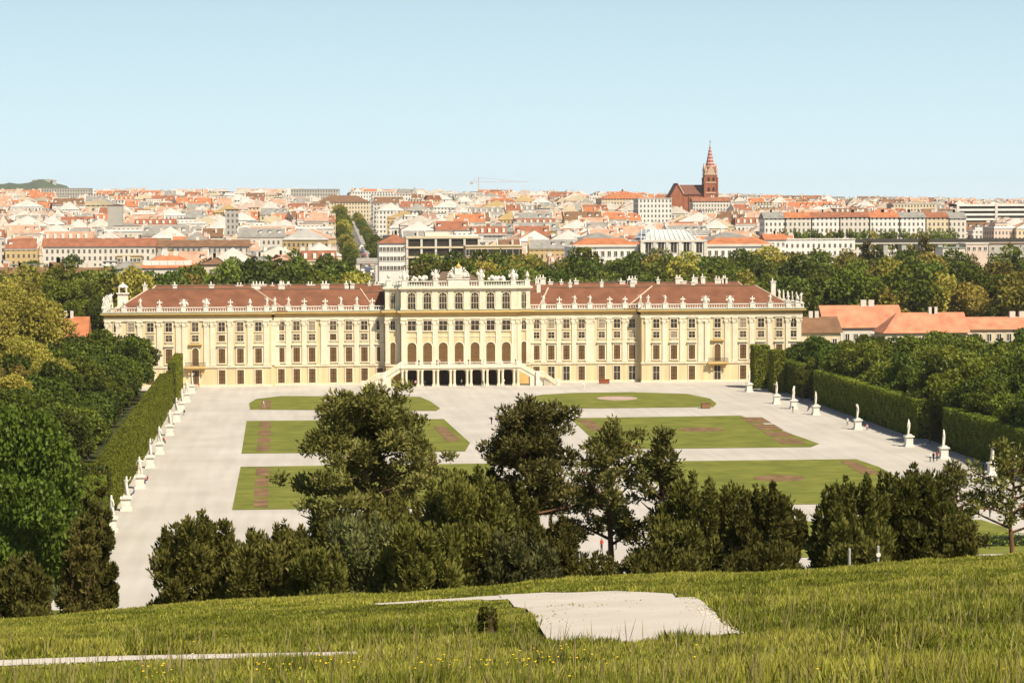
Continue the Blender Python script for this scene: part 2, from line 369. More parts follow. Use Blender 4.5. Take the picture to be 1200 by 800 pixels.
strip('path', [(-40,778),(60,774),(160,770.5),(300,768),(420,766)], [(-40,785),(60,781),(160,776),(300,773.5),(420,770.5)], 'thin pale stretch of path crossing the near grass at the left edge')

# ------------------------------------------------------------------ the palace
M['wall'] = mat('cream_yellow_render', (.675,.55,.33), .07, .12, .85, .2, 6)
def stain(m, amt=.16, sc_=(1.1,1.1,.07)):
    n = m.node_tree; N = n.nodes; L = n.links; b = N['Principled BSDF']; src = b.inputs['Base Color'].links[0].from_socket
    tc = N.new('ShaderNodeTexCoord'); mp = N.new('ShaderNodeMapping'); mp.inputs['Scale'].default_value = sc_; no = N.new('ShaderNodeTexNoise'); no.inputs['Scale'].default_value = 1; no.inputs['Detail'].default_value = 6
    L.new(tc.outputs['Object'], mp.inputs['Vector']); L.new(mp.outputs['Vector'], no.inputs['Vector'])
    mr = N.new('ShaderNodeMapRange'); mr.inputs['From Min'].default_value = .38; mr.inputs['From Max'].default_value = .6; mr.inputs['To Min'].default_value = 1-amt; mr.inputs['To Max'].default_value = 1.02; L.new(no.outputs['Fac'], mr.inputs['Value'])
    vm = N.new('ShaderNodeVectorMath'); vm.operation = 'SCALE'; L.new(src, vm.inputs[0]); L.new(mr.outputs['Result'], vm.inputs['Scale']); L.new(vm.outputs['Vector'], b.inputs['Base Color'])
M['stone'] = mat('pale_cream_stone', (.73,.65,.50), .08, .5, .85, .2, 6)
stain(M['wall']); stain(M['stone'], .10); stain(M['lawn'], .2, (.30,.55,1)); stain(M['gravel'], .07, (.5,.03,1)); stain(M['soil'], .25, (.9,.9,1))
M['ochre'] = mat('ochre_bounce_tone', (.62,.43,.17), .08, .4, .85, .2)  # golden shade and yellow bounce under the cornice are put into this colour
M['white'] = mat('weathered_white_stone', (.70,.66,.58), .12, 1.2, .85, .2, 6)
M['shut'] = mat('brown_shutter', (.15,.085,.033), .18, 2.5, .7, .3)
M['glass'] = mat('window_glass', (.045,.035,.025), .3, .4, .25, .5)
M['roof'] = tiled('dull_red_roof', (.185,.078,.044), .22, .5)
M['cap'] = mat('pale_ridge_cap', (.50,.38,.27), .1, 1)
M['copper'] = mat('green_grey_copper', (.22,.26,.20), .15, .6)
M['darkroof'] = mat('dark_brown_roof', (.13,.09,.06), .2, .6)
M['gold'] = mat('gilding', (.65,.42,.08), .1, 2, .35, .6)
M['dark'] = mat('painted_opening_dark', (.035,.022,.012), .2, 1)
M['iron'] = mat('dark_iron', (.05,.045,.035), .2, 2, .6)
M['terracotta'] = mat('terracotta_shade', (.42,.20,.06), .1, 1)

palace = thing('palace', 'long cream and yellow palace with red roofs and a balustraded centre block behind the lawns', 'palace', (PX, Y0, 0))
def fx(px, dy=0, py=410): return hy(px, py, Y0+dy).x-PX
def part(b, name, m, parent=palace, **k): return b.build(name, m, parent, **k)

# ---- windows: shared meshes, one object each
M['sash'] = mat('sash_bars', (.42,.35,.25), .1, 2); M['curtain'] = mat('drawn_curtain', (.30,.25,.18), .2, 1.5, .6, .3); M['glass2'] = mat('browner_window_glass', (.10,.07,.045), .3, .5, .3, .5)
def win_mesh(w, h, kind, arch=False, hood=False, gl=None):
    b = MB(); fr = .26 if kind == 'shut' else .17; sa = 3
    if arch:
        r = w/2; n = 10
        inner = [(-r,0)]+[(-r*math.cos(math.pi*k/n), h-r+r*math.sin(math.pi*k/n)) for k in range(n+1)]+[(r,0)]
        b.add([(x,-.04,z) for x,z in inner], [tuple(range(len(inner)))[::-1]], 2 if kind == 'glass' else 1)
        ro = r+fr; outer = [(-ro,0)]+[(-ro*math.cos(math.pi*k/n), h-r+ro*math.sin(math.pi*k/n)) for k in range(n+1)]+[(ro,0)]
        N_ = len(inner)
        vs = [(x,-.2,z) for x,z in inner]+[(x,-.2,z) for x,z in outer]+[(x,-.03,z) for x,z in inner]+[(x,.02,z) for x,z in outer]
        fs = []
        for i in range(N_-1): fs += [(i,i+1,N_+i+1,N_+i), (i,2*N_+i,2*N_+i+1,i+1), (N_+i,N_+i+1,3*N_+i+1,3*N_+i)]
        b.add(vs, fs, 0)
        for x in (-w/6, w/6): b.box(x-.06,x+.06,-.1,-.05,0,h-r*.1,3 if kind == 'glass' else 1)
        for z in ([h-r, h*.36] if h > 3.6 else [h-r]): b.box(-r,r,-.11,-.05,z-.08,z+.08,3 if kind == 'glass' else 1)
    else:
        b.add([(-w/2,-.04,0),(w/2,-.04,0),(w/2,-.04,h),(-w/2,-.04,h)], [(0,1,2,3)], 2 if kind == 'glass' else 1)
        b.box(-w/2-fr,-w/2,-.17,.02,-.05,h,0); b.box(w/2,w/2+fr,-.17,.02,-.05,h,0)
        b.box(-w/2-fr,w/2+fr,-.19,.02,h,h+fr,0); b.box(-w/2-fr-.1,w/2+fr+.1,-.26,.02,-.3,-.05,0)
        if kind == 'glass':
            b.box(-.06,.06,-.12,-.05,0,h,3); b.box(-w/2,w/2,-.13,-.06,h*.55-.06,h*.55+.06,3)
        else:
            b.box(-.05,.05,-.1,-.05,0,h,2)
            for z in (.33,.66): b.box(-w/2,w/2,-.09,-.045,h*z-.05,h*z+.05,2)
            for k in range(int(h/.3)): b.box(-w/2+.05,w/2-.05,-.075,-.035,k*.3+.04,k*.3+.2,1)
        if hood: b.box(-w/2-.45,w/2+.45,-.5,.02,h+.6,h+.85,0); b.box(-w/2-.3,w/2+.3,-.3,.02,h+.4,h+.6,0)
    return b.mesh('window', [M['stone'], M['shut'], gl or M['glass'], M['sash']])
W = {'ground': win_mesh(1.65,3.5,'shut'), 'main': win_mesh(1.65,3.6,'shut',hood=True), 'mezz': win_mesh(1.6,1.55,'glass'),
     'upper': win_mesh(1.6,2.25,'glass'), 'hall': win_mesh(2.25,5.5,'shut',arch=True), 'cent_up': win_mesh(2.0,2.4,'glass'),
     'attic': win_mesh(1.9,4.1,'glass',arch=True), 'door': win_mesh(1.6,4.4,'shut',arch=True)}
W['mezz2'] = win_mesh(1.6,1.55,'glass',gl=M['curtain']); W['upper2'] = win_mesh(1.6,2.25,'glass',gl=M['curtain']); W['mezz3'] = win_mesh(1.6,1.55,'glass',gl=M['glass2']); W['upper3'] = win_mesh(1.6,2.25,'glass',gl=M['glass2']); W['mezz4'] = win_mesh(1.6,1.55,'shut')
W['ground_open'] = win_mesh(1.65,3.5,'glass')
def put(kind, name, x, y, z):
    o = link(name, W[kind], palace, (x,y,z)); return o
IN = 0.0; OUT = -2.4; CEN = -4.2; SIDE = -2.4
eL, eR = fx(123.5, OUT), fx(939, OUT); bL, bR = fx(317.5, OUT), fx(752, OUT); cL, cR = fx(452.5, SIDE), fx(620.5, SIDE)
DEP = 17.0
# ---- walls
def wallbox(x0, x1, y0, y1, zt): part(MB().box(x0,x1,y0,y1,0,zt), 'wall', M['wall'])
wallbox(eL+1, bL, OUT, DEP, 17.2); wallbox(bR, eR-1.2, OUT, DEP, 17.2)
wallbox(bL, cL+.5, IN, DEP-1, 17.2); wallbox(cR-.5, bR, IN, DEP-1, 17.2)
wallbox(eL, eL+1, OUT+1.1, DEP-1, 17.2); wallbox(eR-1.2, eR, OUT+1.1, DEP-1, 17.2)
mL, mR = fx(471, CEN), fx(605, CEN)
wallbox(cL, mL, SIDE, DEP+1, 24.2); wallbox(mR, cR, SIDE, DEP+1, 24.2); wallbox(mL, mR, CEN, DEP+1.5, 24.2)
# ---- plinth, string course, entablature and cornice following the plan
def run(x0, x1, y, z0, z1, out, name, m, ends=True):
    part(MB().box(x0-(out if ends else 0), x1+(out if ends else 0), y-out, y+.4, z0, z1), name, m)
SEGS = [(eL, bL, OUT), (bL+1.1, cL, IN), (cR, bR-1.1, IN), (bR, eR, OUT)]
for x0, x1, y in SEGS:
    run(x0,x1,y,0,.45,.22,'plinth',M['stone']); run(x0,x1,y,4.75,5.15,.24,'string_course',M['stone'])
    b = MB(); b.box(x0-.3,x1+.3,y-.3,y+.4,16.45,17.0); b.box(x0-.35,x1+.35,y-.35,y+.4,17.0,17.15); part(b,'architrave',M['stone'])
    run(x0,x1,y,17.15,17.9,.2,'frieze',M['ochre'])
    b = MB(); b.box(x0-.6,x1+.6,y-.6,y+1,17.9,18.15); b.box(x0-1.05,x1+1.05,y-1.05,y+1,18.15,18.55); part(b,'cornice',M['ochre'])
    b = MB(); b.box(x0-1.15,x1+1.15,y-1.15,y+1.5,18.55,18.68); part(b,'gutter',M['copper'])
for x0, x1, y in [(cL, mL-.4, SIDE), (mL, mR, CEN), (mR+.4, cR, SIDE)]:
    run(x0,x1,y,4.75,5.15,.24,'string_course',M['stone'])
    b = MB(); b.box(x0-.3,x1+.3,y-.3,y+.4,16.6,17.15); part(b,'architrave',M['stone'])
    run(x0,x1,y,17.15,18.0,.22,'frieze',M['ochre'])
    b = MB(); b.box(x0-.7,x1+.7,y-.7,y+1,18.0,18.3); b.box(x0-1.15,x1+1.15,y-1.15,y+1,18.3,18.75); part(b,'cornice',M['ochre'])
    b = MB(); b.box(x0-1.2,x1+1.2,y-1.2,y+1,18.75,18.87); part(b,'gutter',M['copper'])
    b = MB(); b.box(x0-.35,x1+.35,y-.35,y+.6,23.75,24.2); b.box(x0-.8,x1+.8,y-.8,y+.8,24.2,24.65); part(b,'attic_cornice',M['stone'])
part(MB().box(cL-.3,cR+.3,SIDE+.5,DEP+2,24.2,24.68), 'attic_deck', M['copper'])
# ---- pilasters
def pil(x, y, z0, z1, wd=1.25, cap=True):
    b = MB(); b.box(x-wd/2-.12,x+wd/2+.12,y-.3,y+.02,z0,z0+.5); b.box(x-wd/2,x+wd/2,y-.22,y+.02,z0+.5,z1)
    if cap:
        b.box(x-wd/2-.14,x+wd/2+.14,y-.36,y+.02,z1-.28,z1); b.box(x-wd/2-.22,x-wd/2+.25,y-.42,y+.02,z1-1.0,z1-.45); b.box(x+wd/2-.25,x+wd/2+.22,y-.42,y+.02,z1-1.0,z1-.45)
        b.box(x-wd/2-.06,x+wd/2+.06,y-.3,y+.02,z1-1.4,z1-1.2)
    part(b, 'pilaster', M['stone'])
for px in (126.5,139,164,187,209,216.5,242,249.5,270,293,312): pil(fx(px,OUT), OUT, 5.15, 16.45)
for px in (338,357,399.5,418,436.5): pil(fx(px), IN, 5.15, 16.45)
for px in (322.5,381): pil(fx(px), IN, 5.15, 16.45, 2.1)
pil(fx(447.5), IN, 5.15, 16.45, .9)
for px in (637,655,673,714,732): pil(fx(px), IN, 5.15, 16.45)
pil(fx(691.5), IN, 5.15, 16.45, 2.1); pil(fx(623.5), IN, 5.15, 16.45, .9)
for px in (759,779,799.6,821,828.7,852,861,881,902,923.5,936): pil(fx(px,OUT), OUT, 5.15, 16.45)
CW = [482.7,501,519.3,538,556.7,575,593.2]
for px in (473.5,491.8,510.1,528.7,547.3,565.8,584.1,602.5): pil(fx(px,CEN), CEN, 5.3, 16.6, 1.35)
for px in (473.5,491.8,510.1,528.7,547.3,565.8,584.1,602.5): pil(fx(px,CEN), CEN, 18.9, 23.7, 1.5, False)
for px in (454,467,608.5,619): pil(fx(px,SIDE), SIDE, 5.3, 16.6, 1.0); pil(fx(px,SIDE), SIDE, 18.9, 23.7, 1.0, False)
# ---- windows
OL = [154,176.5,198,229,260,281.7,303]; OR = [769,789.7,810.7,840.7,870.7,891.7,913]
IL = [329.5,347.6,365.7,390.5,409,427,445]; IR = [628.5,646,663.7,681.5,705,723,740.7]
rw = random.Random(5)
for L, y in ((OL,OUT),(OR,OUT),(IL,IN),(IR,IN)):
    for px in L:
        x = fx(px, y); bay = px in (229, 840.7)
        put('ground' if rw.random() < .7 else 'ground_open', 'ground_floor_window', x, y, .65)
        put('door' if bay else 'main', 'balcony_door' if bay else 'shuttered_window', x, y, 5.3 if bay else 5.9)
        put(rw.choice(['mezz','mezz3','mezz3','mezz2','mezz4']), 'mezzanine_window', x, y, 11.35); put(rw.choice(['upper','upper','upper3','upper3','upper2']), 'upper_window', x, y, 13.85)
        part(MB().box(x-.75,x+.75,y-.06,y+.02,10.55,10.95), 'panel', M['stone'])
for px in (137.5,929.8):
    x = fx(px, OUT)
    for k, n, z in (('ground','ground_floor_window',.65),('main','shuttered_window',5.9),('mezz','mezzanine_window',11.35),('upper','upper_window',13.85)): put(k, n, x, OUT, z)
for px in CW:
    x = fx(px, CEN)
    put('hall','arched_window',x,CEN,5.2); put('cent_up','upper_window',x,CEN,13.75); put('attic','attic_window',x,CEN,19.15)
    part(MB().box(x-1.3,x+1.3,CEN-.1,CEN+.02,12.1,12.35), 'panel', M['stone'])
W['narrow_hall'] = win_mesh(1.3,5.5,'shut',arch=True); W['narrow_attic'] = win_mesh(1.2,4.1,'glass',arch=True); W['narrow_up'] = win_mesh(1.1,2.3,'glass')
for px in (460.5,614):
    x = fx(px, SIDE); put('narrow_hall','arched_window',x,SIDE,5.2); put('narrow_up','upper_window',x,SIDE,13.8); put('narrow_attic','attic_window',x,SIDE,19.15)
# ---- wing balconies with iron rail
for px in (229,840.7):
    x = fx(px, OUT); b = MB(); b.box(x-2.6,x+2.6,OUT-1.5,OUT,4.7,5.1); b.box(x-2.3,x+2.3,OUT-1.2,OUT,4.3,4.7); bal = part(b,'balcony',M['ochre'])
    for s in (-1.6,1.6): part(MB().xprism([(x+s-.3,4.3),(x+s+.3,4.3),(x+s+.2,3.1),(x+s-.2,3.1)],OUT-.7,OUT), 'bracket', M['ochre'], bal)
    b = MB()
    for k in range(23):
        q = x-2.5+k*5/22; b.box(q-.04,q+.04,OUT-1.46,OUT-1.4,5.1,6.05)
    b.box(x-2.55,x+2.55,OUT-1.5,OUT-1.36,6.05,6.15); b.box(x-2.55,x+2.55,OUT-1.48,OUT-1.38,5.5,5.56)
    part(b,'railing',M['iron'],bal)
    b = MB(); b.box(x-1.7,x+1.7,OUT-.7,OUT,10.5,10.8); b.xprism([(x-1.5,10.2),(x+1.5,10.2),(x+1.5,10.5),(x-1.5,10.5)],OUT-.45,OUT); part(b,'hood',M['ochre'])
# ---- balustrades
def balus(x0, x1, y, z, peds, h=1.25, name='balustrade', m=None, step=.62):
    b = MB(); b.box(x0,x1,y-.22,y+.22,z,z+.22); b.box(x0,x1,y-.24,y+.24,z+h-.22,z+h)
    n = int((x1-x0)/step)
    for k in range(n):
        q = x0+(k+.5)*(x1-x0)/n; b.lathe([(.08,z+.2),(.17,z+.45),(.07,z+.75),(.12,z+h-.2)],q,y,4)
    for p in peds: b.box(p-.62,p+.62,y-.36,y+.36,z,z+h+.12); b.box(p-.72,p+.72,y-.45,y+.45,z+h+.12,z+h+.28)
    return part(b, name, m or M['white'])
SL_O = [146,164.5,187,215.5,242,270,293,313]; SL_I = [322,338,356.5,381,399.5,418,436]
SR_I = [636.6,655,673,691,714,732,750]; SR_O = [759,779,799.6,826,854.7,881,902,923,934]
ZB = 18.7
balus(eL-.6,bL+.4,OUT-.7,ZB,[fx(p,OUT) for p in SL_O]); balus(bL+.4,cL-.2,IN-.7,ZB,[fx(p) for p in SL_I])
balus(cR+.2,bR-.4,IN-.7,ZB,[fx(p) for p in SR_I]); balus(bR-.4,eR+.6,OUT-.7,ZB,[fx(p,OUT) for p in SR_O])
def balus_y(x, y0, y1, z, n=5):
    b = MB(); b.box(x-.22,x+.22,y0,y1,z,z+.22); b.box(x-.24,x+.24,y0,y1,z+1.03,z+1.25)
    for k in range(int((y1-y0)/.7)): b.lathe([(.08,z+.2),(.17,z+.45),(.07,z+.75),(.12,z+1.05)],x,y0+k*.7,4)
    for k in range(n): yy = y0+(k+.5)*(y1-y0)/n; b.box(x-.5,x+.5,yy-.5,yy+.5,z,z+1.45)
    part(b,'balustrade',M['white'])
balus_y(eR+.5, OUT, DEP+14, ZB, 6); balus_y(eL-.5, OUT, DEP+14, ZB, 6)
SC = [456,474,511,564,601.5,618]; cx_ = [fx(p,CEN) for p in (474,511,564,601.5)]
balus(mL-.3,mR+.3,CEN-.35,24.65,cx_,1.5); balus(cL-.3,mL-.3,SIDE-.35,24.65,[fx(456,SIDE)],1.5); balus(mR+.3,cR+.3,SIDE-.35,24.65,[fx(618,SIDE)],1.5)
xm = fx(537.5,CEN); b = MB(); b.box(xm-2.6,xm+2.6,CEN-.75,CEN+.5,24.65,26.5); b.box(xm-2.9,xm+2.9,CEN-.9,CEN+.6,26.5,26.75); part(b,'crest_plinth',M['white'])
# ---- roofs with pale hip caps
def roof(x0, x1, y0, y1, z0, h, hx0, hx1, caps=True):
    ym = (y0+y1)/2
    v = [(x0,y0,z0),(x1,y0,z0),(x1,y1,z0),(x0,y1,z0),(x0+hx0,ym,z0+h),(x1-hx1,ym,z0+h)]
    o = part(MB().add(v,[(0,1,5,4),(1,2,5),(2,3,4,5),(3,0,4),(3,2,1,0)]),'roof',M['roof'])
    b = MB(); b.tube([v[4],v[5]],.2,5); part(b,'ridge_cap',M['darkroof'],o)
    if hx0 > .5: b = MB(); b.tube([v[0],v[4]],.22,5); part(b,'ridge_cap',M['cap'],o)
    if hx1 > .5: b = MB(); b.tube([v[1],v[5]],.22,5); part(b,'ridge_cap',M['cap'],o)
    return o
RH = 5.2
roof(eL+1.5, bL+4.2, OUT+1.2, DEP-.5, 18.7, RH+.25, 8.6, 8.4); roof(bL-4, cL-2.6, IN+1.3, DEP-1, 18.7, RH, 0, 3.4)
roof(cL-9, cL+1, IN+3, DEP-2, 18.7, RH-.9, 0, 0)
roof(bR-4.2, eR-1.5, OUT+1.2, DEP-.5, 18.7, RH+.25, 8.4, 8.6); roof(cR+2.6, bR+4, IN+1.3, DEP-1, 18.7, RH, 3.4, 0); roof(cR-1, cR+9, IN+3, DEP-2, 18.7, RH-.9, 0, 0)
b = MB(); b.hip(xm-8,xm+8,3,15,24.6,3.6,5,0,.2); part(b,'attic_roof',M['darkroof'])
# rear ranges round the court behind
for x0, x1 in ((eL+6, cL+6),(cR-2, eR-4)):
    part(MB().box(x0,x1,34,46,0,18.6),'rear_wall',M['wall']); roof(x0-.5,x1+.5,33.5,46.5,18.7,5.5,5,5)
part(MB().box(eR-16,eR,DEP-1,48,0,18.6),'rear_wall',M['wall']); part(MB().box(eL,eL+16,DEP-1,48,0,18.6),'rear_wall',M['wall'])
# ---- chimneys
def chim(x, y, z, wd=1.4, h=2.6):
    b = MB(); b.box(x-wd/2,x+wd/2,y-.5,y+.5,z-2.5,z+h); b.box(x-wd/2-.15,x+wd/2+.15,y-.62,y+.62,z+h,z+h+.25)
    for k in range(max(1,int(wd/.8))): b.lathe([(.2,z+h+.25),(.17,z+h+1)], x-wd/2+.4+k*.8, y, 6)
    part(b,'chimney',M['white'])
rc = random.Random(9)
for px, wd in ((205,1),(300,2.2),(330,1.6),(381,2),(407,1.4),(412,1.4),(170,1),(248,1.2)): chim(fx(px,9,333), 9, 23.4, wd, 1.6)
for px, wd in ((631,1),(705,.8),(741,1.2),(668,.8),(906,1.2),(812,1)): chim(fx(px,9,333), 9, 23.4, wd, 1.6)
for k in range(17): chim(rc.uniform(cR,eR-6), 40, 23.6, rc.uniform(.8,2.6), rc.uniform(.6,2.0))
for k in range(9): chim(rc.uniform(eL+8,cL), 40, 23.4, rc.uniform(.8,2.2), rc.uniform(.4,1.2))
# little lantern at the left end
xl = eL+3; b = MB(); b.box(xl-1.3,xl+1.3,20,22.6,18.7,22.6); b.box(xl-1.6,xl+1.6,19.7,22.9,22.6,22.9)
for sx in (-.9,.9):
    for sy in (-.9,.9): b.box(xl+sx-.15,xl+sx+.15,21.3+sy-.15,21.3+sy+.15,22.9,24.3)
b.lathe([(1.4,24.3),(1.3,24.5),(.8,24.9),(.2,25.2),(.1,25.7)],xl,21.3,8); part(b,'roof_lantern',M['white'])

# ---- stone figures
def skin(name, nodes, edges, mats, pick=None, sub=1):
    me = bpy.data.meshes.new(name); me.from_pydata([n[0] for n in nodes], edges, [])
    o = bpy.data.objects.new(name, me); COL.objects.link(o); o.modifiers.new('s','SKIN')
    for i, n in enumerate(nodes):
        r = n[1] if isinstance(n[1], tuple) else (n[1], n[1]); me.skin_vertices[0].data[i].radius = r
        me.skin_vertices[0].data[i].use_root = (i == 0)
    if sub: q = o.modifiers.new('u','SUBSURF'); q.levels = sub
    dg = bpy.context.evaluated_depsgraph_get(); m2 = bpy.data.meshes.new_from_object(o.evaluated_get(dg))
    bpy.data.objects.remove(o); bpy.data.meshes.remove(me); m2.name = name; m2.materials.clear()
    for m in mats: m2.materials.append(m)
    m2.polygons.foreach_set('use_smooth', [True]*len(m2.polygons))
    if pick: m2.polygons.foreach_set('material_index', [pick(p.center) for p in m2.polygons])
    return m2
def figure(name, arm=0, seed=0):
    """draped standing figure about 2.4 m tall"""
    s = [1,-1][seed % 2]
    nd = [((0,0,1.25),(.27,.22)),((0,.02,1.55),(.23,.18)),((.03*s,0,1.85),(.27,.17)),((.04*s,0,2.05),(.12,.1)),((.06*s,-.03,2.25),(.14,.15)),((.06*s,-.03,2.42),(.09,.1)),
          ((.12*s,0,.85),(.2,.19)),((.16*s,-.02,.4),(.17,.17)),((.2*s,-.03,.02),(.16,.2)),((-.12*s,-.05,.85),(.18,.17)),((-.2*s,-.12,.42),(.13,.13)),((-.22*s,-.12,.02),(.1,.15)),
          ((.3*s,0,1.82),(.1,.1)),((-.28*s,0,1.82),(.1,.1))]
    if arm == 0: nd += [((.42*s,-.02,1.5),.08),((.3*s,-.22,1.35),.06),((-.42*s,0,1.5),.08),((-.46*s,-.08,1.2),.06)]
    elif arm == 1: nd += [((.55*s,-.05,2.0),.08),((.68*s,-.1,2.4),.06),((-.42*s,.02,1.5),.08),((-.3*s,-.2,1.3),.06)]
    else: nd += [((.44*s,.0,1.5),.08),((.5*s,-.05,1.15),.06),((-.5*s,-.1,1.7),.08),((-.68*s,-.2,1.95),.06)]
    ed = [(0,1),(1,2),(2,3),(3,4),(4,5),(0,6),(6,7),(7,8),(0,9),(9,10),(10,11),(2,12),(2,13),(12,14),(14,15),(13,16),(16,17)]
    return skin(name, nd, ed, [M['white']])
FIG = [figure('figure', a, k) for k, a in enumerate((0,1,2,1))]
def lumps(name, pts, m):
    b = MB()
    for x,y,z,r,q in pts: b.lathe([(r*.1,z-r*q),(r*.75,z-r*q*.6),(r,z),(r*.8,z+r*q*.55),(r*.15,z+r*q)],x,y,7)
    return b
def trophy(seed, wd, h):
    rn = random.Random(seed); b = lumps('t', [(rn.uniform(-wd*.5,wd*.5), rn.uniform(-.25,.25), rn.uniform(.3,h*.55), rn.uniform(.3,.55), 1) for k in range(7)], None)
    b.lathe([(.5,0),(.62,h*.25),(.35,h*.55),(.42,h*.62),(.3,h*.8),(.05,h*.95)],0,0,8)
    for k in range(5): a = -1+.5*k; b.tube([(0,0,.4),(a*wd*.55,.1,h*(1-.12*abs(a)))],[.07,.05],5)
    return b.mesh('trophy',[M['white']])
TRO = [trophy(1,1.9,2.3), trophy(2,2.1,2.2)]
URN = MB().lathe([(.3,0),(.16,.25),(.5,.8),(.55,1.1),(.3,1.3),(.36,1.4),(.2,1.7),(.05,2.1)],0,0,9).mesh('urn',[M['white']])
b_ = MB(); b_.lathe([(.35,0),(.2,.3),(.3,.9),(.22,1.35),(.08,1.9)],0,0,8); b_.box(-.6,.6,-.12,.12,.95,1.2); b_.lathe([(.2,.85),(.25,1.07),(.1,1.3)],.55,0,6); b_.lathe([(.2,.85),(.25,1.07),(.1,1.3)],-.55,0,6)
ARM = b_.mesh('armour_trophy',[M['white']])
kinds = {'f': FIG, 'a': [ARM], 'u': [URN], 't': TRO}
def crown_run(L, dy, z, seq):
    for k, px in enumerate(L):
        c = seq[k % len(seq)]; nm = {'f':'roof_statue','a':'armour_trophy','u':'roof_urn','t':'roof_trophy'}[c]
        link(nm, rc.choice(kinds[c]), palace, (fx(px,dy,355), dy-.7, z), rc.uniform(-.3,.3)).scale = (.9,.9,.86)
zt = ZB+1.25+.28
crown_run(SL_O, OUT, zt, 'ufattauf'); crown_run(SL_I, IN, zt, 'ffaaffa'); crown_run(SR_I, IN, zt, 'faffaaf'); crown_run(SR_O, OUT, zt, 'ffattaffu')
for k in range(6): link('roof_statue', rc.choice(FIG), palace, (eR+.5, OUT+(k+.5)*(DEP+14-OUT)/6, ZB+1.45), rc.uniform(0,6)); link('roof_statue', rc.choice(FIG), palace, (eL-.5, OUT+(k+.5)*(DEP+14-OUT)/6, ZB+1.45), rc.uniform(0,6))
for p in cx_: o = link('roof_trophy', rc.choice(TRO), palace, (p, CEN-.35, 26.4)); o.scale = (1.0,1,1.25)
for p in (456,618): link('roof_urn', URN, palace, (fx(p,SIDE), SIDE-.35, 26.4))
for p in (492.5,582.5):
    rn = random.Random(int(p)); b = lumps('g', [(rn.uniform(-1.9,1.9), rn.uniform(-.3,.3), rn.uniform(.3,1.0), rn.uniform(.4,.7), 1.0) for k in range(13)], None)
    part(b,'roof_relief',M['white'],loc=(fx(p,CEN),CEN+.9,26.0))
rn = random.Random(4); b = MB()
for k in range(13):
    a = math.pi*(k+.5)/13; L = 2.9 if 3 < k < 9 else 2.5
    b.tube([(0,0,.5),(L*math.cos(a)*1.05,.15,.3+L*.85*math.sin(a))],[.16,.1],5); b.lathe([(.05,-.35),(.3,0),(.05,.35)],L*math.cos(a)*1.05,.15,5)
    b.v[-15:] = [(v[0],v[1],v[2]+.3+L*.85*math.sin(a)) for v in b.v[-15:]]
for x,y,z,r,q in [(rn.uniform(-2,2), rn.uniform(-.3,.3), rn.uniform(.3,1.0), rn.uniform(.4,.6), 1) for k in range(10)]: b.lathe([(r*.1,z-r),(r*.8,z-r*.5),(r,z),(r*.8,z+r*.5),(.1,z+r)],x,y,7)
b.yprism([(-.55,.1),(-.75,1.0),(-.6,2.6),(-.3,2.6),(-.3,.1)],-.9,.9)
cr = part(b,'crest',M['white'],loc=(xm,CEN-.15,26.75))
b = MB(); b.lathe([(.45,2.6),(.6,2.95),(.5,3.3),(.2,3.6),(.08,3.7),(.16,3.85),(.05,4.05)],0,-.3,8); part(b,'crown_ornament',M['gold'],cr)
# ---- ground floor of the centre: passages, paired columns, balcony and the double stair
gx0, gx1 = fx(470.5,CEN-4.5), fx(607.5,CEN-4.5); FY = CEN-5.0
b = MB(); b.box(gx0-.3,gx1+.3,FY-.4,CEN,4.55,5.0); b.box(gx0-.1,gx1+.1,FY-.15,CEN,4.1,4.55); part(b,'balcony_slab',M['stone'])
b = MB(); b.box(gx0,gx1,FY-.12,FY+.12,5.0,5.12); b.box(gx0,gx1,FY-.14,FY+.14,5.95,6.08)
for k in range(95): q = gx0+(k+.5)*(gx1-gx0)/95; b.box(q-.035,q+.035,FY-.04,FY+.04,5.1,5.97)
for px in (470.5,488,506.5,526,547,568,588,607): q = fx(px,FY); b.box(q-.28,q+.28,FY-.28,FY+.28,5.0,6.2)
part(b,'balcony_railing',M['white'])
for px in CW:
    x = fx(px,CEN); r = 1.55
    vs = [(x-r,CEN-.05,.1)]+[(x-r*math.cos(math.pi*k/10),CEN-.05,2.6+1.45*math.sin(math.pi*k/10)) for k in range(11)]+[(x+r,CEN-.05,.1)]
    part(MB().add(vs,[tuple(range(len(vs)))[::-1]]),'passage_dark_pane',M['dark'])  # shade inside the open passage, painted as a flat dark pane
for px in (473.5,492,510.5,530,549.5,568.5,586.5,604.5):
    for s in (-.5,.5):
        x = fx(px,FY)+s; b = MB(); b.box(x-.42,x+.42,FY-.42,FY+.42,0,.55); b.lathe([(.36,.55),(.32,.9),(.3,3.5),(.4,3.75),(.42,4.1)],x,FY,9); part(b,'column',M['stone'])
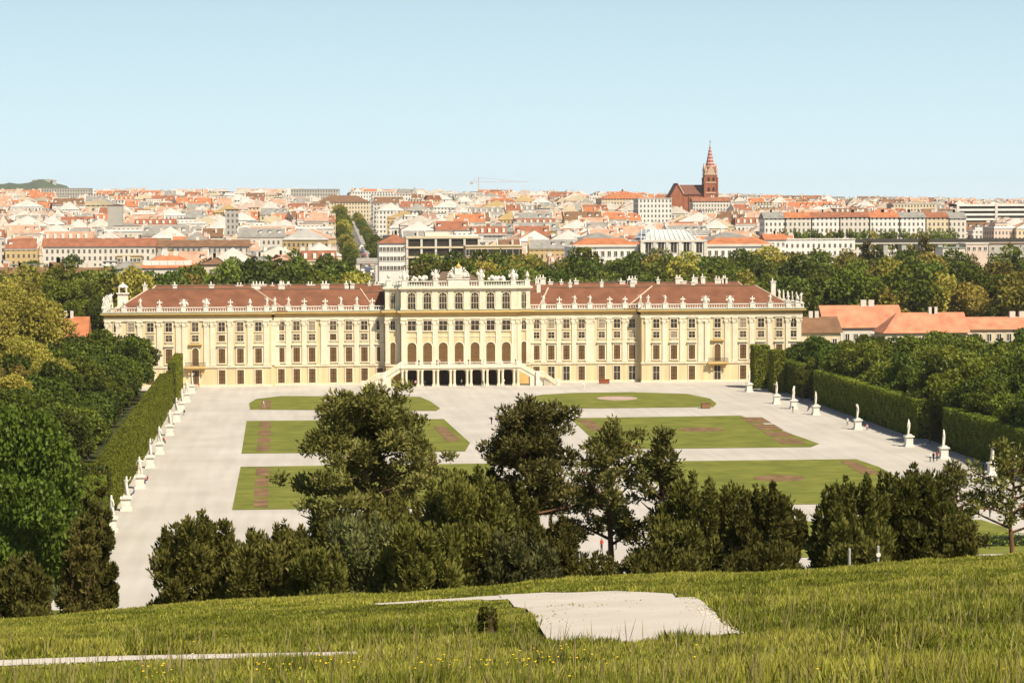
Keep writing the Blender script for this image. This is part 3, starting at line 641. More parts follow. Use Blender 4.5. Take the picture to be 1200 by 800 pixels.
for s, pe, pl in ((-1,470.5,450),(1,607.5,630)):
    xs = fx(pe,FY); xe = fx(pl,FY); n = 15; st = MB(); dx = (xe-xs)/n
    for k in range(n):
        z = 4.9-(k+1)*2.7/n; a, c = sorted((xs+k*dx, xs+(k+1)*dx)); st.box(a,c,FY,FY+3.2,0 if k > 8 else z-1.0,z)
    st.box(*sorted((xe,xe+s*1.6)),FY,FY+3.2,0,2.2)
    for k in range(12):                                       # lower flight fanning out to the court
        z = 2.2-(k+1)*2.2/12; a = xe+s*1.6; st.box(*sorted((a+s*k*.27,a+s*(k+1)*.27)),FY-.5-k*.14,FY+3.2,0,max(z,.06))
    o = part(st,'stair',M['stone'])
    rl = MB()
    for yy in (FY-.1,FY+3.3):
        rl = MB(); rl.add([(xs,yy-.12,4.9),(xe,yy-.12,2.2),(xe,yy-.12,3.35),(xs,yy-.12,6.05),(xs,yy+.12,4.9),(xe,yy+.12,2.2),(xe,yy+.12,3.35),(xs,yy+.12,6.05)],[(0,1,2,3),(7,6,5,4),(3,2,6,7),(0,4,5,1)])
        rl.tube([(xe,yy,3.3),(xe+s*1.6,yy,3.2),(xe+s*3.4,yy-1*(yy<FY),1.9),(xe+s*5.0,yy-2*(yy<FY),.9)],.16,6)
        for k in range(16):
            t = k/15; q = xe+s*5.0*t; zt_ = np.interp(t,[0,.4,.72,1],[3.3,3.2,1.9,.9]); rl.box(q-.07,q+.07,yy-2*t*(yy<FY)-.07,yy-2*t*(yy<FY)+.07,max(0,zt_-1.2),zt_)
        part(rl,'stair_parapet',M['stone'],o)
    for q in (xe+s*.0, xe+s*5.2): part(MB().box(q-.45,q+.45,FY-.6,FY+.3,0,3.6 if q == xe else 1.6),'newel',M['white'],o)
    # undercroft slab behind the open flight; its warm glow is painted in ochre
    part(MB().box(*sorted((xs+s*.2,xe-s*1.2)),SIDE-.35,SIDE-.05,.1,4.2),'undercroft_wall',M['ochre'])
# ------------------------------------------------------------------ foliage materials
LM = {}
LM['hedge'] = leafmat('hedge_leaf', (.165,.195,.022), .4, .3, .6)
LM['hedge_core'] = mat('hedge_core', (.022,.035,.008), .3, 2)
LM['dark'] = leafmat('dark_leaf', (.078,.108,.014), .4, .25, .3)
LM['mid'] = leafmat('mid_green_leaf', (.125,.15,.018), .35, .28, .25)
LM['fresh'] = leafmat('fresh_green_leaf', (.14,.175,.026), .3, .3, .25)
LM['olive'] = leafmat('olive_spring_leaf', (.34,.295,.038), .38, .35, .35, light=(.48,.42,.09))
LM['brown'] = leafmat('brownish_leaf', (.14,.12,.025), .35, .25, .3)
LM['pale'] = leafmat('pale_blossom_leaf', (.22,.22,.10), .3, .3, .4)
LM['pine'] = leafmat('pine_needle', (.125,.128,.026), .42, .2, .5, light=(.24,.225,.065))
LM['yew'] = leafmat('yew_needle', (.105,.108,.021), .4, .2, .5, light=(.19,.18,.042))
LM['yew_brown'] = leafmat('brownish_yew_needle', (.10,.092,.024), .4, .18, .6, light=(.16,.14,.036))
LM['flower'] = leafmat('whitish_shrub_leaf', (.12,.14,.035), .4, .25, .8, light=(.24,.235,.09))
BARK = mat('bark', (.10,.065,.04), .3, 3, .95, .1)
BARK2 = mat('pine_bark', (.16,.085,.05), .3, 3, .95, .1)

# ------------------------------------------------------------------ clipped hedges
def hedge(name, label, x0, x1, y0, y1, h, z=0, dens=30, ls=.30, wob=.045, cat='hedge', group=None):
    o = thing(name, label, cat, ((x0+x1)/2, (y0+y1)/2, z), 0, group); a, c = (x1-x0)/2, (y1-y0)/2
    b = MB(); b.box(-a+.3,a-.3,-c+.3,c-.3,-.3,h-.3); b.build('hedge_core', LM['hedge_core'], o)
    Pn = []; Dn = []
    for (w_, hh, fn, nr) in ((2*c,h,lambda u,v:(-a+0*u,u*2*c-c,v*h),(-1,0,0)),(2*c,h,lambda u,v:(a+0*u,u*2*c-c,v*h),(1,0,0)),(2*a,h,lambda u,v:(u*2*a-a,-c+0*u,v*h),(0,-1,0)),(2*a,h,lambda u,v:(u*2*a-a,c+0*u,v*h),(0,1,0)),(2*a,2*c,lambda u,v:(u*2*a-a,v*2*c-c,h+0*u),(0,0,1))):
        n = int(w_*hh*dens); u, v = RNG.random(n), RNG.random(n); P = np.stack(fn(u,v),1)
        bump = .05*np.sin(P[:,1]*2.1+P[:,2]*1.3)+.05*np.sin(P[:,1]*.9-P[:,2]*2.7+P[:,0]*3)
        P = P+np.array(nr)*(bump+RNG.normal(size=n)*wob)[:,None]; Pn.append(P); uu = unit(n); uu = uu-.72*(uu@np.array(nr))[:,None]*np.array(nr); Dn.append(uu)
    P = np.concatenate(Pn); D = np.concatenate(Dn)
    link('foliage', leaves(P, D, ls*RNG.uniform(.6,1.3,len(P)), ls*.75, name+'_foliage', [LM['hedge']]), o)
    return o
HX0, HX1 = -24.2, 120.3
hedge('clipped_hedge','tall clipped hedge along the left alley, the long run up to the palace corner',HX0-2.6,HX0,356,560,7.4,group='clipped hedges beside the alleys')
hedge('clipped_hedge','tallest clipped hedge block on the left, closing the alley at the palace corner',HX0-1.2,HX0+.6,566,604,9.4,group='clipped hedges beside the alleys')
hedge('clipped_hedge','short clipped hedge on the left nearest the viewer, behind the first two statues',HX0-2.6,HX0,312,346,7.0,group='clipped hedges beside the alleys')
hedge('clipped_hedge','low hedge across the small garden court among the dark trees on the left',HX0-14,HX0-3.2,384,387,4.6,group='clipped hedges beside the alleys')
hedge('clipped_hedge','short clipped hedge on the right behind the statues nearest the palace',HX1,HX1+2.6,562,596,7.6,group='clipped hedges beside the alleys')
hedge('clipped_hedge','long dark clipped hedge in the middle of the right alley',HX1,HX1+2.6,459,551,7.4,group='clipped hedges beside the alleys')
hedge('clipped_hedge','clipped hedge on the right running out of the picture towards the viewer',HX1,HX1+2.6,360,441,7.4,group='clipped hedges beside the alleys')
hedge('low_hedge','low dark hedge across the near end of the parterre',52,122,309,311,1.6,dens=8,group='low hedges')
for px, px2, Y, lab in ((882,899,598,'tall square clipped hedge tower nearest the palace wall'),(904,917,584,'tall narrow clipped hedge tower beside the first right statue')):
    hedge('hedge_tower',lab,gz(px,455).x if False else hy(px,450,Y).x,hy(px2,450,Y).x,Y-3,Y+3,10.5 if px == 882 else 10,ls=.5,group='clipped hedge towers')

# ------------------------------------------------------------------ garden statues
def pedestal_mesh():
    b = MB(); b.box(-.88,.88,-.82,.82,0,.35); b.box(-.7,.7,-.64,.64,.35,1.75); b.box(-.9,.9,-.84,.84,1.75,2.0); b.box(-.55,.55,-.45,.45,2.0,2.25); return b.mesh('pedestal',[M['white']])
PED = pedestal_mesh()
def gstat(px, py, side, k, lab):
    p = gz(px,py); o = thing('garden_statue', lab, 'statue', (p.x,p.y,.02), math.pi/2 if side < 0 else -math.pi/2, 'white statues along the alleys')
    link('pedestal', PED, o); f = link('figure', FIG[k % 4], o, (0,0,2.2), (.6 if side < 0 else -.6)+(k%3)*.3); f.scale = (1.25,1.25,1.17)
Lst = [(131,623),(148,598),(164,572),(176,548),(187,532),(199,510),(207,494),(213,482),(219,471),(225,461)]
for k,(px,py) in enumerate(Lst): gstat(px,py,-1,k,f'white stone statue on a pedestal, {od(k+1)} from the viewer along the left hedge')
Rst = [(878,459),(910,473),(930,479),(956,486),(1005,503),(1065,523),(1106,537),(1163,556)]
for k,(px,py) in enumerate(Rst): gstat(px,py,1,k+1,f'white stone statue on a pedestal, {od(k+1)} from the palace along the right hedge')

# ------------------------------------------------------------------ near conifers and shrubs on the hillside
def tufts(P, D, l, wd, nm, ml, mi=None): return leaves(P, D, l*RNG.uniform(.7,1.3,len(P)), wd*RNG.uniform(.7,1.3,len(P)), nm, ml, mi)
def near_pine(label, px, Y, py_top, wpx, lo=.25, seed=0, nlimb=26, dens=1.0, lean=0, shape=1.0, m='pine', bs=1.0):
    p = hy(px,600,Y); z0 = tzf(p.x,Y); top = hy(px,py_top,Y).z; h = top-z0; r = wpx/2*Y/F
    rn = random.Random(seed); o = thing('pine_tree', label, 'pine tree', (p.x,Y,z0-.3), 0, 'conifers on the hillside')
    t = MB(); tp = [(lean*k/6*h*.1+rn.uniform(-.12,.12),rn.uniform(-.1,.1),h*k/6) for k in range(7)]; tr = .30*h/15
    t.tube(tp,[tr*(1.05-.155*k) for k in range(7)],8)
    bl = []
    for i in range(nlimb):
        f = lo+(1-lo)*(i+rn.random())/nlimb; z = f*h*.98
        L = r*min(1, (1.05-f)/(1-lo)*2.3)**(.8*shape)*rn.uniform(.55,1.08); a = i*2.4+rn.uniform(-.5,.5)
        ex, ey = math.cos(a)*L, math.sin(a)*L; zz = z+rn.uniform(-.1,.5)
        c = np.array([np.interp(z,[q[2] for q in tp],[q[0] for q in tp]),0])
        t.tube([(c[0],0,z-.7),(c[0]+ex*.5,ey*.5,z-.2),(c[0]+ex,ey,zz)],[tr*.35,tr*.22,tr*.08],5)
        nbk = 3 if L > 1.2 else 2
        for k in range(2*nbk+rn.randrange(3)):
            q = rn.uniform(.25,1.05); br = rn.uniform(.42,.85)*(.68+r*.12)*bs
            sp = .28*r*bs; bl.append((c[0]+ex*q+rn.uniform(-sp,sp),ey*q+rn.uniform(-sp,sp),z+(zz-z)*q+rn.uniform(-.5,.55),br,br*rn.uniform(.42,.66)))
    bl.append((tp[-1][0],tp[-1][1],h-.35,.55,.5)); bl.append((tp[-1][0]+.1,0,h-1.1,.9,.6))
    link('trunk', t.mesh('pine_trunk',[BARK2]), o)
    n = int(sum(q[3]**2 for q in bl)*640*dens); P, d = blobs_points(bl, n, .25); P = P+RNG.normal(size=P.shape)*.10; D = d*.8+unit(len(P))*.5+np.array([0,0,.5])
    link('crown', tufts(P, D, .30, .11, 'pine_crown', [LM[m]]), o); return o
def near_yew(label, px, Y, py_top, wpx, seed=0, m='yew', spires=14, name='yew_bush', cat='yew bush', group='conifers on the hillside', dens=1.0, tall=1.0):
    p = hy(px,600,Y); z0 = tzf(p.x,Y); top = hy(px,py_top,Y).z; h = top-z0; r = .92*wpx/2*Y/F
    rn = random.Random(seed); o = thing(name, label, cat, (p.x,Y,z0-min(.3,.04*h)), 0, group); bl = []; t = MB(); hd = h*.97
    for i in range(110):
        a = rn.uniform(0,6.283); cz = 1-2*((i+rn.random())/110)*.86; st = math.sqrt(max(0,1-cz*cz)) if cz > .25 else .97-.15*max(0,-cz); st = st**.45; q = rn.uniform(.55,.86); br = r*rn.uniform(.15,.27)
        x, y, z = math.cos(a)*st*r*q, math.sin(a)*st*r*q, hd*(.47+.50*cz*min(1,q*1.16))
        if tall > 1: f = 1-.07*max(0,(z/hd-.3))**1.2*tall; x, y = x*f, y*f
        bl.append((x,y,z,br,br*rn.uniform(1.0,1.5)))
        if i % 6 == 0: t.tube([(0,0,0),(x*.5,y*.5,z*.55),(x,y,z)],[.12,.07,.03],5)
    bl.append((0,0,hd*.45,r*.6,hd*.38))
    for i in range(spires):
        a = rn.uniform(0,6.28); q = r*(.3 if i == 0 else rn.uniform(.2,.7)); zt = h*(1 if i == 0 else rn.uniform(.93,1.02)*(1-.14*(q/r)**2)); w0 = r*rn.uniform(.10,.17)
        for k in range(5): f = k/4; bl.append((math.cos(a)*q,math.sin(a)*q,zt-h*.16*(1-f)-.15,w0*(1-.55*f),w0*1.25*(1-.4*f)))
    link('trunk', t.mesh('bush_stems',[BARK]), o)
    n = int(min(75000, r*h*1900*dens)); P, d = blobs_points(bl, n, .6); D = d*.7+unit(len(P))*.45+np.array([0,0,.75])
    keep = P[:,2] > 0; P, D = P[keep], D[keep]
    link('foliage', tufts(P, D, .27*min(1,r/1.2+.2), .11*min(1,r/1.2+.2), 'bush_foliage', [LM[m]]), o); return o
near_yew('dark rounded yew with a full crown, left end of the row, beside the sandy alley', 229, 116, 592, 134, 1)
near_yew('lower dark yew between the rounded yew and the tall spreading pine', 318, 113, 603, 136, 2, tall=.9)
near_pine('largest spreading pine with a tall layered crown in front of the left lawns', 432, 132, 452, 210, .2, 3, 48, 1.05, bs=.78)
near_yew('pale grey green leafy shrub under the largest pine', 430, 112, 592, 130, 4, m='flower', name='leafy_shrub', cat='shrub', dens=.8)
near_yew('dark shrub with fresh shoots at the foot of the largest pine', 370, 110, 622, 90, 41, m='yew', name='leafy_shrub', cat='shrub')
near_yew('dense conical yew with a smooth outline right of the largest pine', 545, 115, 541, 150, 5, tall=1.3)
near_yew('low dense yew at the foot of the conical yew', 490, 109, 596, 120, 6)
near_pine('broad pine with an uneven top in front of the central walk', 622, 136, 466, 192, .16, 7, 44, 1.05, bs=.78)
near_yew('leafy shrub under the broad pine', 612, 113, 606, 116, 8, m='flower', name='leafy_shrub', cat='shrub')
near_pine('slender pine with a bare trunk in the middle of the sandy opening', 714, 128, 494, 118, .60, 9, 20, 1.0, bs=.50)
near_yew('low brownish bush at the foot of the slender pine', 700, 112, 640, 90, 10, m='brown', name='leafy_shrub', cat='shrub', dens=.7)
near_pine('small dark pine with a pointed top right of the slender pine', 778, 126, 507, 84, .3, 11, 24, 1.0, shape=1.5, bs=.62)
near_yew('dark spreading yew right of the small pointed pine', 820, 117, 553, 150, 12)
near_yew('dark yew with ragged spires in front of the third right lawn', 898, 115, 560, 118, 13)
near_yew('dark yew with several upright plumes, left half of the right hand clump', 1000, 114, 548, 132, 14, tall=1.4)
near_yew('tall dark yew with upright plumes, right half of the right hand clump', 1074, 116, 541, 158, 15, tall=1.4)
near_yew('low yew at the foot of the right hand clump', 1118, 111, 598, 80, 16)
near_pine('thin right hand pine with a flat open crown and bare trunk', 1186, 124, 520, 136, .68, 17, 15, .7, bs=.44)
near_pine('small flat topped pine leaning over the sandy corner on the right', 1128, 150, 538, 80, .6, 18, 9, .7, lean=-.5, bs=.62)
near_yew('low dark scrub along the crest between the pines', 775, 108, 630, 130, 19, m='yew', name='leafy_shrub', cat='shrub')
near_yew('low dark scrub behind the two sign posts', 1005, 106, 625, 110, 20, m='yew', name='leafy_shrub', cat='shrub')
near_yew('low dark scrub below the right end of the clump of yews', 890, 107, 628, 120, 21, m='yew', name='leafy_shrub', cat='shrub')
near_yew('brownish rounded yew in the lower left corner', 22, 110, 640, 96, 22, m='yew_brown')
near_yew('brownish columnar yew beside the sandy alley on the left', 112, 122, 545, 58, 23, m='yew_brown', tall=1.5, spires=6)
near_yew('shorter brownish yew in front of the columnar one beside the left alley', 92, 117, 600, 60, 24, m='yew_brown', tall=1.3, spires=6)
near_yew('dense dark yew filling the foot of the largest pine on its right', 468, 121, 572, 130, 51)
near_yew('dense dark yew filling the foot of the largest pine on its left', 392, 119, 596, 120, 52)
near_yew('dense yew between the conical yew and the broad pine', 598, 120, 560, 110, 53)
near_yew('small yew at the right foot of the broad pine', 652, 118, 596, 62, 54)
near_yew('tiny dark bush standing alone in the grass left of the path bend', 571, ter(571,746).y, 707, 25, 25, m='yew', spires=5, name='small_bush', cat='bush', group='lone bushes', dens=26)

# ------------------------------------------------------------------ broadleaf trees
print('protos')
NB = [broadleaf('broadleaf_near',24,7.5,30000,.55,3.5,LM['dark'],BARK,s,46,sub=.30) for s in (31,32)]
MID = [broadleaf('broadleaf',15,5.6,9500,.62,2.5,LM['dark'],BARK,s,34) for s in (41,42,43,44)]
BIG = [broadleaf('spring_tree',27,8.5,22000,.62,5,LM['olive'],BARK,s,60,sub=.26) for s in (51,52)]
FAR = [broadleaf('far_tree',20,7.6,3400,1.05,3,LM['mid'],BARK,s,30) for s in (61,62,63,64)]
COLM = [broadleaf('column_tree',16,3.4,6000,.6,1.5,LM['mid'],BARK,71,30,sub=.42)]
POP = [broadleaf('poplar',22,2.4,1600,1.0,1,LM['dark'],BARK,72,26,sub=.5)]
SPARSE = [broadleaf('thin_tree',16,5.0,700,1.0,4,LM['fresh'],BARK,s,22,sub=.25) for s in (81,82)]
ADJ = {'dark':'dark green','mid':'mid green','fresh':'fresh green','olive':'olive tinged','brown':'brownish','pale':'pale blossoming'}
def wtree(pool, col, loc, s, label, group, name='broadleaf_tree', cat='tree', sz=None):
    c, t = random.choice(pool); return make_tree(name, label, cat, c, t, loc, s, None, LM[col], group, sz)
# left wood: near giants, chestnuts behind the hedge, big spring trees further back
for k,(px,Y,pt,col) in enumerate([(28,205,452,'dark'),(-35,212,430,'dark'),(56,262,500,'dark'),(50,226,530,'dark')]):
    p = hy(px,600,Y); z0 = tzf(p.x,Y); h = hy(px,pt,Y).z-z0
    wtree(NB, col, (p.x,Y,z0), h/24.5*.62, f'large dark green leafy tree, {od(k+1)} of those rising above the lower left yews', 'large dark trees at lower left', 'large_broadleaf_tree', sz=h/24.5)
k = 0
for row in range(7):
    y = 600-row*3.5; j = 0
    while y > 300:
        x = -34.5-row*7.6+random.uniform(-1,1); ang = math.degrees(math.atan2(x,y)); px = 600+F*math.tan(R(ang-5.36))
        if px > -60 and not (375 < y < 402 and row < 2):
            j += 1; s = random.uniform(.85,1.12)*(1.0 if row else .78 if y < 555 else 1.0)
            wtree(MID, random.choice(['dark','dark','mid']), (x,y,tzf(x,y)), s, f'round dark green tree behind the left hedge, {od(j)} from the palace, {od(row+1)} row', 'trees behind the left hedge')
        y -= random.uniform(8,10)
for k,(px,Y,pt,col) in enumerate([(5,560,318,'olive'),(40,545,330,'olive'),(-10,520,340,'olive'),(30,500,385,'olive'),(58,480,412,'olive'),(8,470,420,'olive'),(55,455,440,'brown'),(-8,610,330,'mid'),(70,700,318,'mid'),(100,760,322,'fresh'),(42,720,322,'olive'),(116,700,345,'dark'),(132,735,352,'dark'),(10,430,430,'olive')]):
    p = hy(px,400,Y); h = hy(px,pt,Y).z-tzf(p.x,Y); s = h/27.5
    wtree(BIG, col, (p.x,Y,tzf(p.x,Y)), max(.62,min(s,1.05)), f'tall {ADJ[col]} tree in spring leaf, {od(k+1)} of the big crowns left of the palace', 'big spring trees left of the palace', 'spring_tree', sz=s)
# right wood behind the hedge
for row in range(10):
    y = 612-row*2.0; j = 0
    while y > 395:
        x = 127+row*7.8+random.uniform(-1.2,1.2); ang = math.degrees(math.atan2(x,y)); px = 600+F*math.tan(R(ang-5.36))
        if px < 1245:
            j += 1; s = random.uniform(.82,1.1)*(.72 if y > 590 else .86 if y > 560 else 1); col = random.choice(['dark','dark','mid','mid','fresh'] if row != 2 else ['dark','mid'])
            wtree(MID, col, (x,y,0), s, f'leafy {ADJ[col]} tree behind the right hedge, {od(j)} from the palace, {od(row+1)} row', 'trees behind the right hedge')
        y -= random.uniform(7.6,9.4)
for px,Y,hh,lab in ((951,556,11,'clipped rounded tree in the gap between the two right hedges near the palace'),(1090,450,7.5,'small leafy tree in the gap at the near end of the long right hedge'),(922,601,10.5,'brown green column tree between the two hedge towers'),(940,556,9,'narrow tree in front of the gap beside the third right statue')):
    p = hy(px,450,Y); wtree(COLM,'mid',(p.x,Y,0),hh/16,lab,'trees in the hedge gaps','column_tree',sz=hh/16)
p = gz(977,459); wtree(MID,'mid',(p.x-2,p.y+12,0),.35,'very small young tree standing on the gravel by the right hedge','young trees')

# ------------------------------------------------------------------ the park belt behind the palace
AX = lambda Y: np.interp(Y,[700,1000,1260,2150],[38,41,45,59])    # line of the avenue
def vis(x, Y, m=40): px = 600+F*math.tan(math.atan2(x,Y)-R(5.36)); return px if -m < px < 1200+m else None
SKIPT = []
for row, Yr in enumerate([735,775,815,860,905,950,995]):
    x = -.14*Yr; n = 0
    while x < .33*Yr:
        x += random.uniform(8.5,12.5); Y = Yr+random.uniform(-14,14); px = vis(x,Y)
        if px is None or abs(x-AX(Y)) < 12: continue
        if row < 2 and px < 900: continue
        if row == 2 and px < 560 : continue
        if px < 225 and (row > 4 or random.random() < .6): continue
        if px > 940 and Y < 760: continue
        n += 1; col = random.choice(['dark','mid','mid','mid','fresh','fresh','brown','olive','dark','mid'] if px < 1020 or random.random() < .6 else ['brown','olive','mid'])
        if random.random() < .03: col = 'pale'
        hh = random.uniform(20,26.5)*(1.0 if px > 225 else .7)*(1.0 if 330 < px < 480 else 1)
        if random.random() < .05:
            wtree(POP,'dark',(x,Y,tzf(x,Y)),hh/21,f'dark pointed tree in the park belt behind, {od(n)} from the left, row {row+1}','trees of the park belt behind the palace','pointed_tree',sz=hh/19); continue
        wtree(FAR,col,(x,Y,tzf(x,Y)),hh/20*random.uniform(.85,1.1),f'{ADJ[col]} tree in the park belt behind, {od(n)} from the left, row {row+1}','trees of the park belt behind the palace','park_tree',sz=hh/20)
# avenue trees
n = 0
for px in range(-20,240,13):
    n += 1; Y = random.uniform(792,832); q = px+random.uniform(-4,4); p = hy(q,320,Y); z = tzf(p.x,Y); h = hy(q,random.uniform(308,321),Y).z-z
    wtree(FAR,random.choice(['dark','mid','mid','fresh','olive']),(p.x,Y,z),h/20*.85,f'leafy tree before the low roofs left of the palace, {od(n)} from the left','trees before the low left roofs','park_tree',sz=h/20)
for s in (-1,1):
    n = 0
    for Y in np.arange(1275,2150,30):
        n += 1; x = AX(Y)+s*8.5+random.uniform(-1.5,1.5)
        col = random.choice(['mid','fresh','mid','olive']); hh = random.uniform(12,16)+(5 if 1700 < Y < 2000 and s < 0 else 0)-(4 if s > 0 and Y > 1500 else 0)
        wtree(FAR,col,(x,Y,tzf(x,Y)),hh/22,f'{ADJ[col]} street tree, {od(n)} from the bridge on the {"left" if s < 0 else "right"} kerb of the avenue','street trees along the avenue','street_tree',sz=hh/20)
# ------------------------------------------------------------------ the city beyond the park
print('city')
WC = {'white': (.62,.575,.50), 'cream': (.62,.52,.36), 'grey': (.40,.38,.34), 'ochre': (.55,.40,.19), 'rose': (.58,.46,.38), 'bright white': (.72,.69,.64)}
RC = {'orange': (.42,.16,.075), 'rust red': (.28,.115,.065), 'brown': (.19,.105,.06), 'grey': (.25,.24,.22), 'faded pink': (.44,.27,.19)}
WM = {k: windowed('windowed_wall_'+k.replace(' ','_'), c) for k, c in WC.items()}
PM = {k: mat('plain_wall_'+k.replace(' ','_'), c, .1, .2) for k, c in WC.items()}
RC['salmon'] = (.52,.215,.125)
RM = {k: tiled('roof_tiles_'+k.replace(' ','_'), c, .22, .5) for k, c in RC.items()}
TEMPL = {}
def house_mbs(kind, w_, d, h, seed):
    """walls, roof, chimneys of a row house; wall mats: 0 windowed, 1 plain fire wall; base centred at the front foundation"""
    rn = random.Random(seed); x = w_/2; y = d/2; rh = 4.6+(seed % 3)*.7; wl = MB(); rf = MB(); ch = []
    wl.box(-x,x,-y,y,-9,h,0,top=False,bottom=False); wl.box(-x,x,-y-.35,-y,h-.5,h,1); wl.box(-x,x,-y-.2,-y,3.9,4.3,1)
    def chimney(cx,cy,z,wd): b = MB(); b.box(cx-wd/2,cx+wd/2,cy-.5,cy+.5,z-2.6,z+1.2); b.box(cx-wd/2-.12,cx+wd/2+.12,cy-.62,cy+.62,z+1.2,z+1.4); ch.append(b)
    if kind == 0:
        o = .5; rf.add([(-x,-y-o,h),(x,-y-o,h),(x,0,h+rh),(-x,0,h+rh),(-x,y+o,h),(x,y+o,h)],[(0,1,2,3),(3,2,5,4),(4,5,1,0)],0)
        for s in (-1,1): wl.add([(s*x,-y,h),(s*x,y,h),(s*x,0,h+rh+.5),(s*(x-.4),-y,h),(s*(x-.4),y,h),(s*(x-.4),0,h+rh+.5)],[(0,1,2),(5,4,3),(0,2,5,3),(2,1,4,5)],1)
        for k in range(int(w_/5)):
            cx = -x+2.5+k*5
            if rn.random() < .6: rf.box(cx-.8,cx+.8,-y*.62,-y*.1,h+rh*.40,h+rh*.72,1); rf.box(cx-.95,cx+.95,-y*.68,-y*.05,h+rh*.72,h+rh*.78,0)
        for s in (-1,1): chimney(s*(x-1.3),rn.uniform(-.5,1.5),h+rh,rn.uniform(1.6,2.8))
    elif kind == 1:
        rf.add([(-x-.4,-y,h),(-x-.4,y,h),(0,y,h+rh),(0,-y,h+rh),(x+.4,-y,h),(x+.4,y,h)],[(0,3,2,1),(3,4,5,2),(0,1,5,4)],0)
        for s in (-1,1): wl.add([(-x,s*y,h),(x,s*y,h),(0,s*y,h+rh+.4),(-x,s*(y-.4),h),(x,s*(y-.4),h),(0,s*(y-.4),h+rh+.4)],[(0,1,2),(5,4,3),(0,2,5,3),(2,1,4,5)],1)
        chimney(-x*.45,-y*.3,h+rh*.75,1.8); chimney(x*.5,y*.4,h+rh*.75,1.5)
    elif kind == 2:
        rf.box(-x+.3,x-.3,-y+.3,y-.3,h-.3,h+.15,0); wl.box(-x,x,-y,-y+.3,h,h+.8,1); wl.box(-x,x,y-.3,y,h,h+.8,1); wl.box(-x,-x+.3,-y,y,h,h+.8,1); wl.box(x-.3,x,-y,y,h,h+.8,1)
        wl.box(-x*.6,x*.5,-y*.4,y*.6,h,h+2.9,0); rf.box(-x*.62,x*.52,-y*.45,y*.65,h+2.9,h+3.1,0); chimney(x*.7,0,h+1.5,1.6)
    else:
        i = 2.0; q = rh*.8; rf.add([(-x,-y-.3,h),(x,-y-.3,h),(x,y+.3,h),(-x,y+.3,h),(-x+.3,-y+i,h+q),(x-.3,-y+i,h+q),(x-.3,y-i,h+q),(-x+.3,y-i,h+q)],[(0,1,5,4),(1,2,6,5),(2,3,7,6),(3,0,4,7),(4,5,6,7)],0)
        for k in range(int(w_/4)):
            cx = -x+2+k*4; rf.box(cx-.7,cx+.7,-y-.05,-y+i,h+.8,h+q*.75,1)
        for s in (-1,1): chimney(s*(x-1),0,h+q+.6,2.2)
    return wl, rf, ch
def templ(kind, w_, d, h, seed):
    k = (kind,w_,d,h,seed)
    if k not in TEMPL:
        wl, rf, ch = house_mbs(*k); TEMPL[k] = (wl, rf, ch, wl.mesh('town_house',[WM['white'],PM['white']]), rf.mesh('roof',[RM['orange'],PM['bright white']]), [c.mesh('chimney',[PM['white']]) for c in ch])
    return TEMPL[k]
def place_house(name, label, cat, group, x, Y, key, rz, wc, rc_, z=None):
    wl, rf, ch, mw, mr, mc = templ(*key)
    o = link(name, mw, None, (x,Y,tzf(x,Y) if z is None else z), rz); tag(o,label,cat,group); setmat(o,0,WM[wc]); setmat(o,1,PM[wc if random.random() < .5 else 'bright white'])
    r = link('roof', mr, o); setmat(r,0,RM[rc_])
    for c in mc: link('chimney', c, r)
    return o
ZONES = []      # (x0, x1, Y0, Y1) kept free for the buildings below
def free(x, Y, m=10): return not any(a-m < x*zy/Y < c+m and y0 < Y < y1 for a, c, y0, y1, zy in ZONES)
WIN = {}
def wmesh(w_, h):
    if (w_,h) not in WIN:
        b = MB(); b.add([(-w_/2,-.03,0),(w_/2,-.03,0),(w_/2,-.03,h),(-w_/2,-.03,h)],[(0,1,2,3)],1)
        for a in (-w_/2-.15,w_/2): b.box(a,a+.15,-.12,.01,0,h,0)
        b.box(-w_/2-.15,w_/2+.15,-.14,.01,h,h+.15,0); b.box(-w_/2-.2,w_/2+.2,-.2,.01,-.18,0,0); b.box(-.06,.06,-.08,-.03,0,h,0)
        WIN[(w_,h)] = b.mesh('window',[PM['bright white'],M['glass']])
    return WIN[(w_,h)]
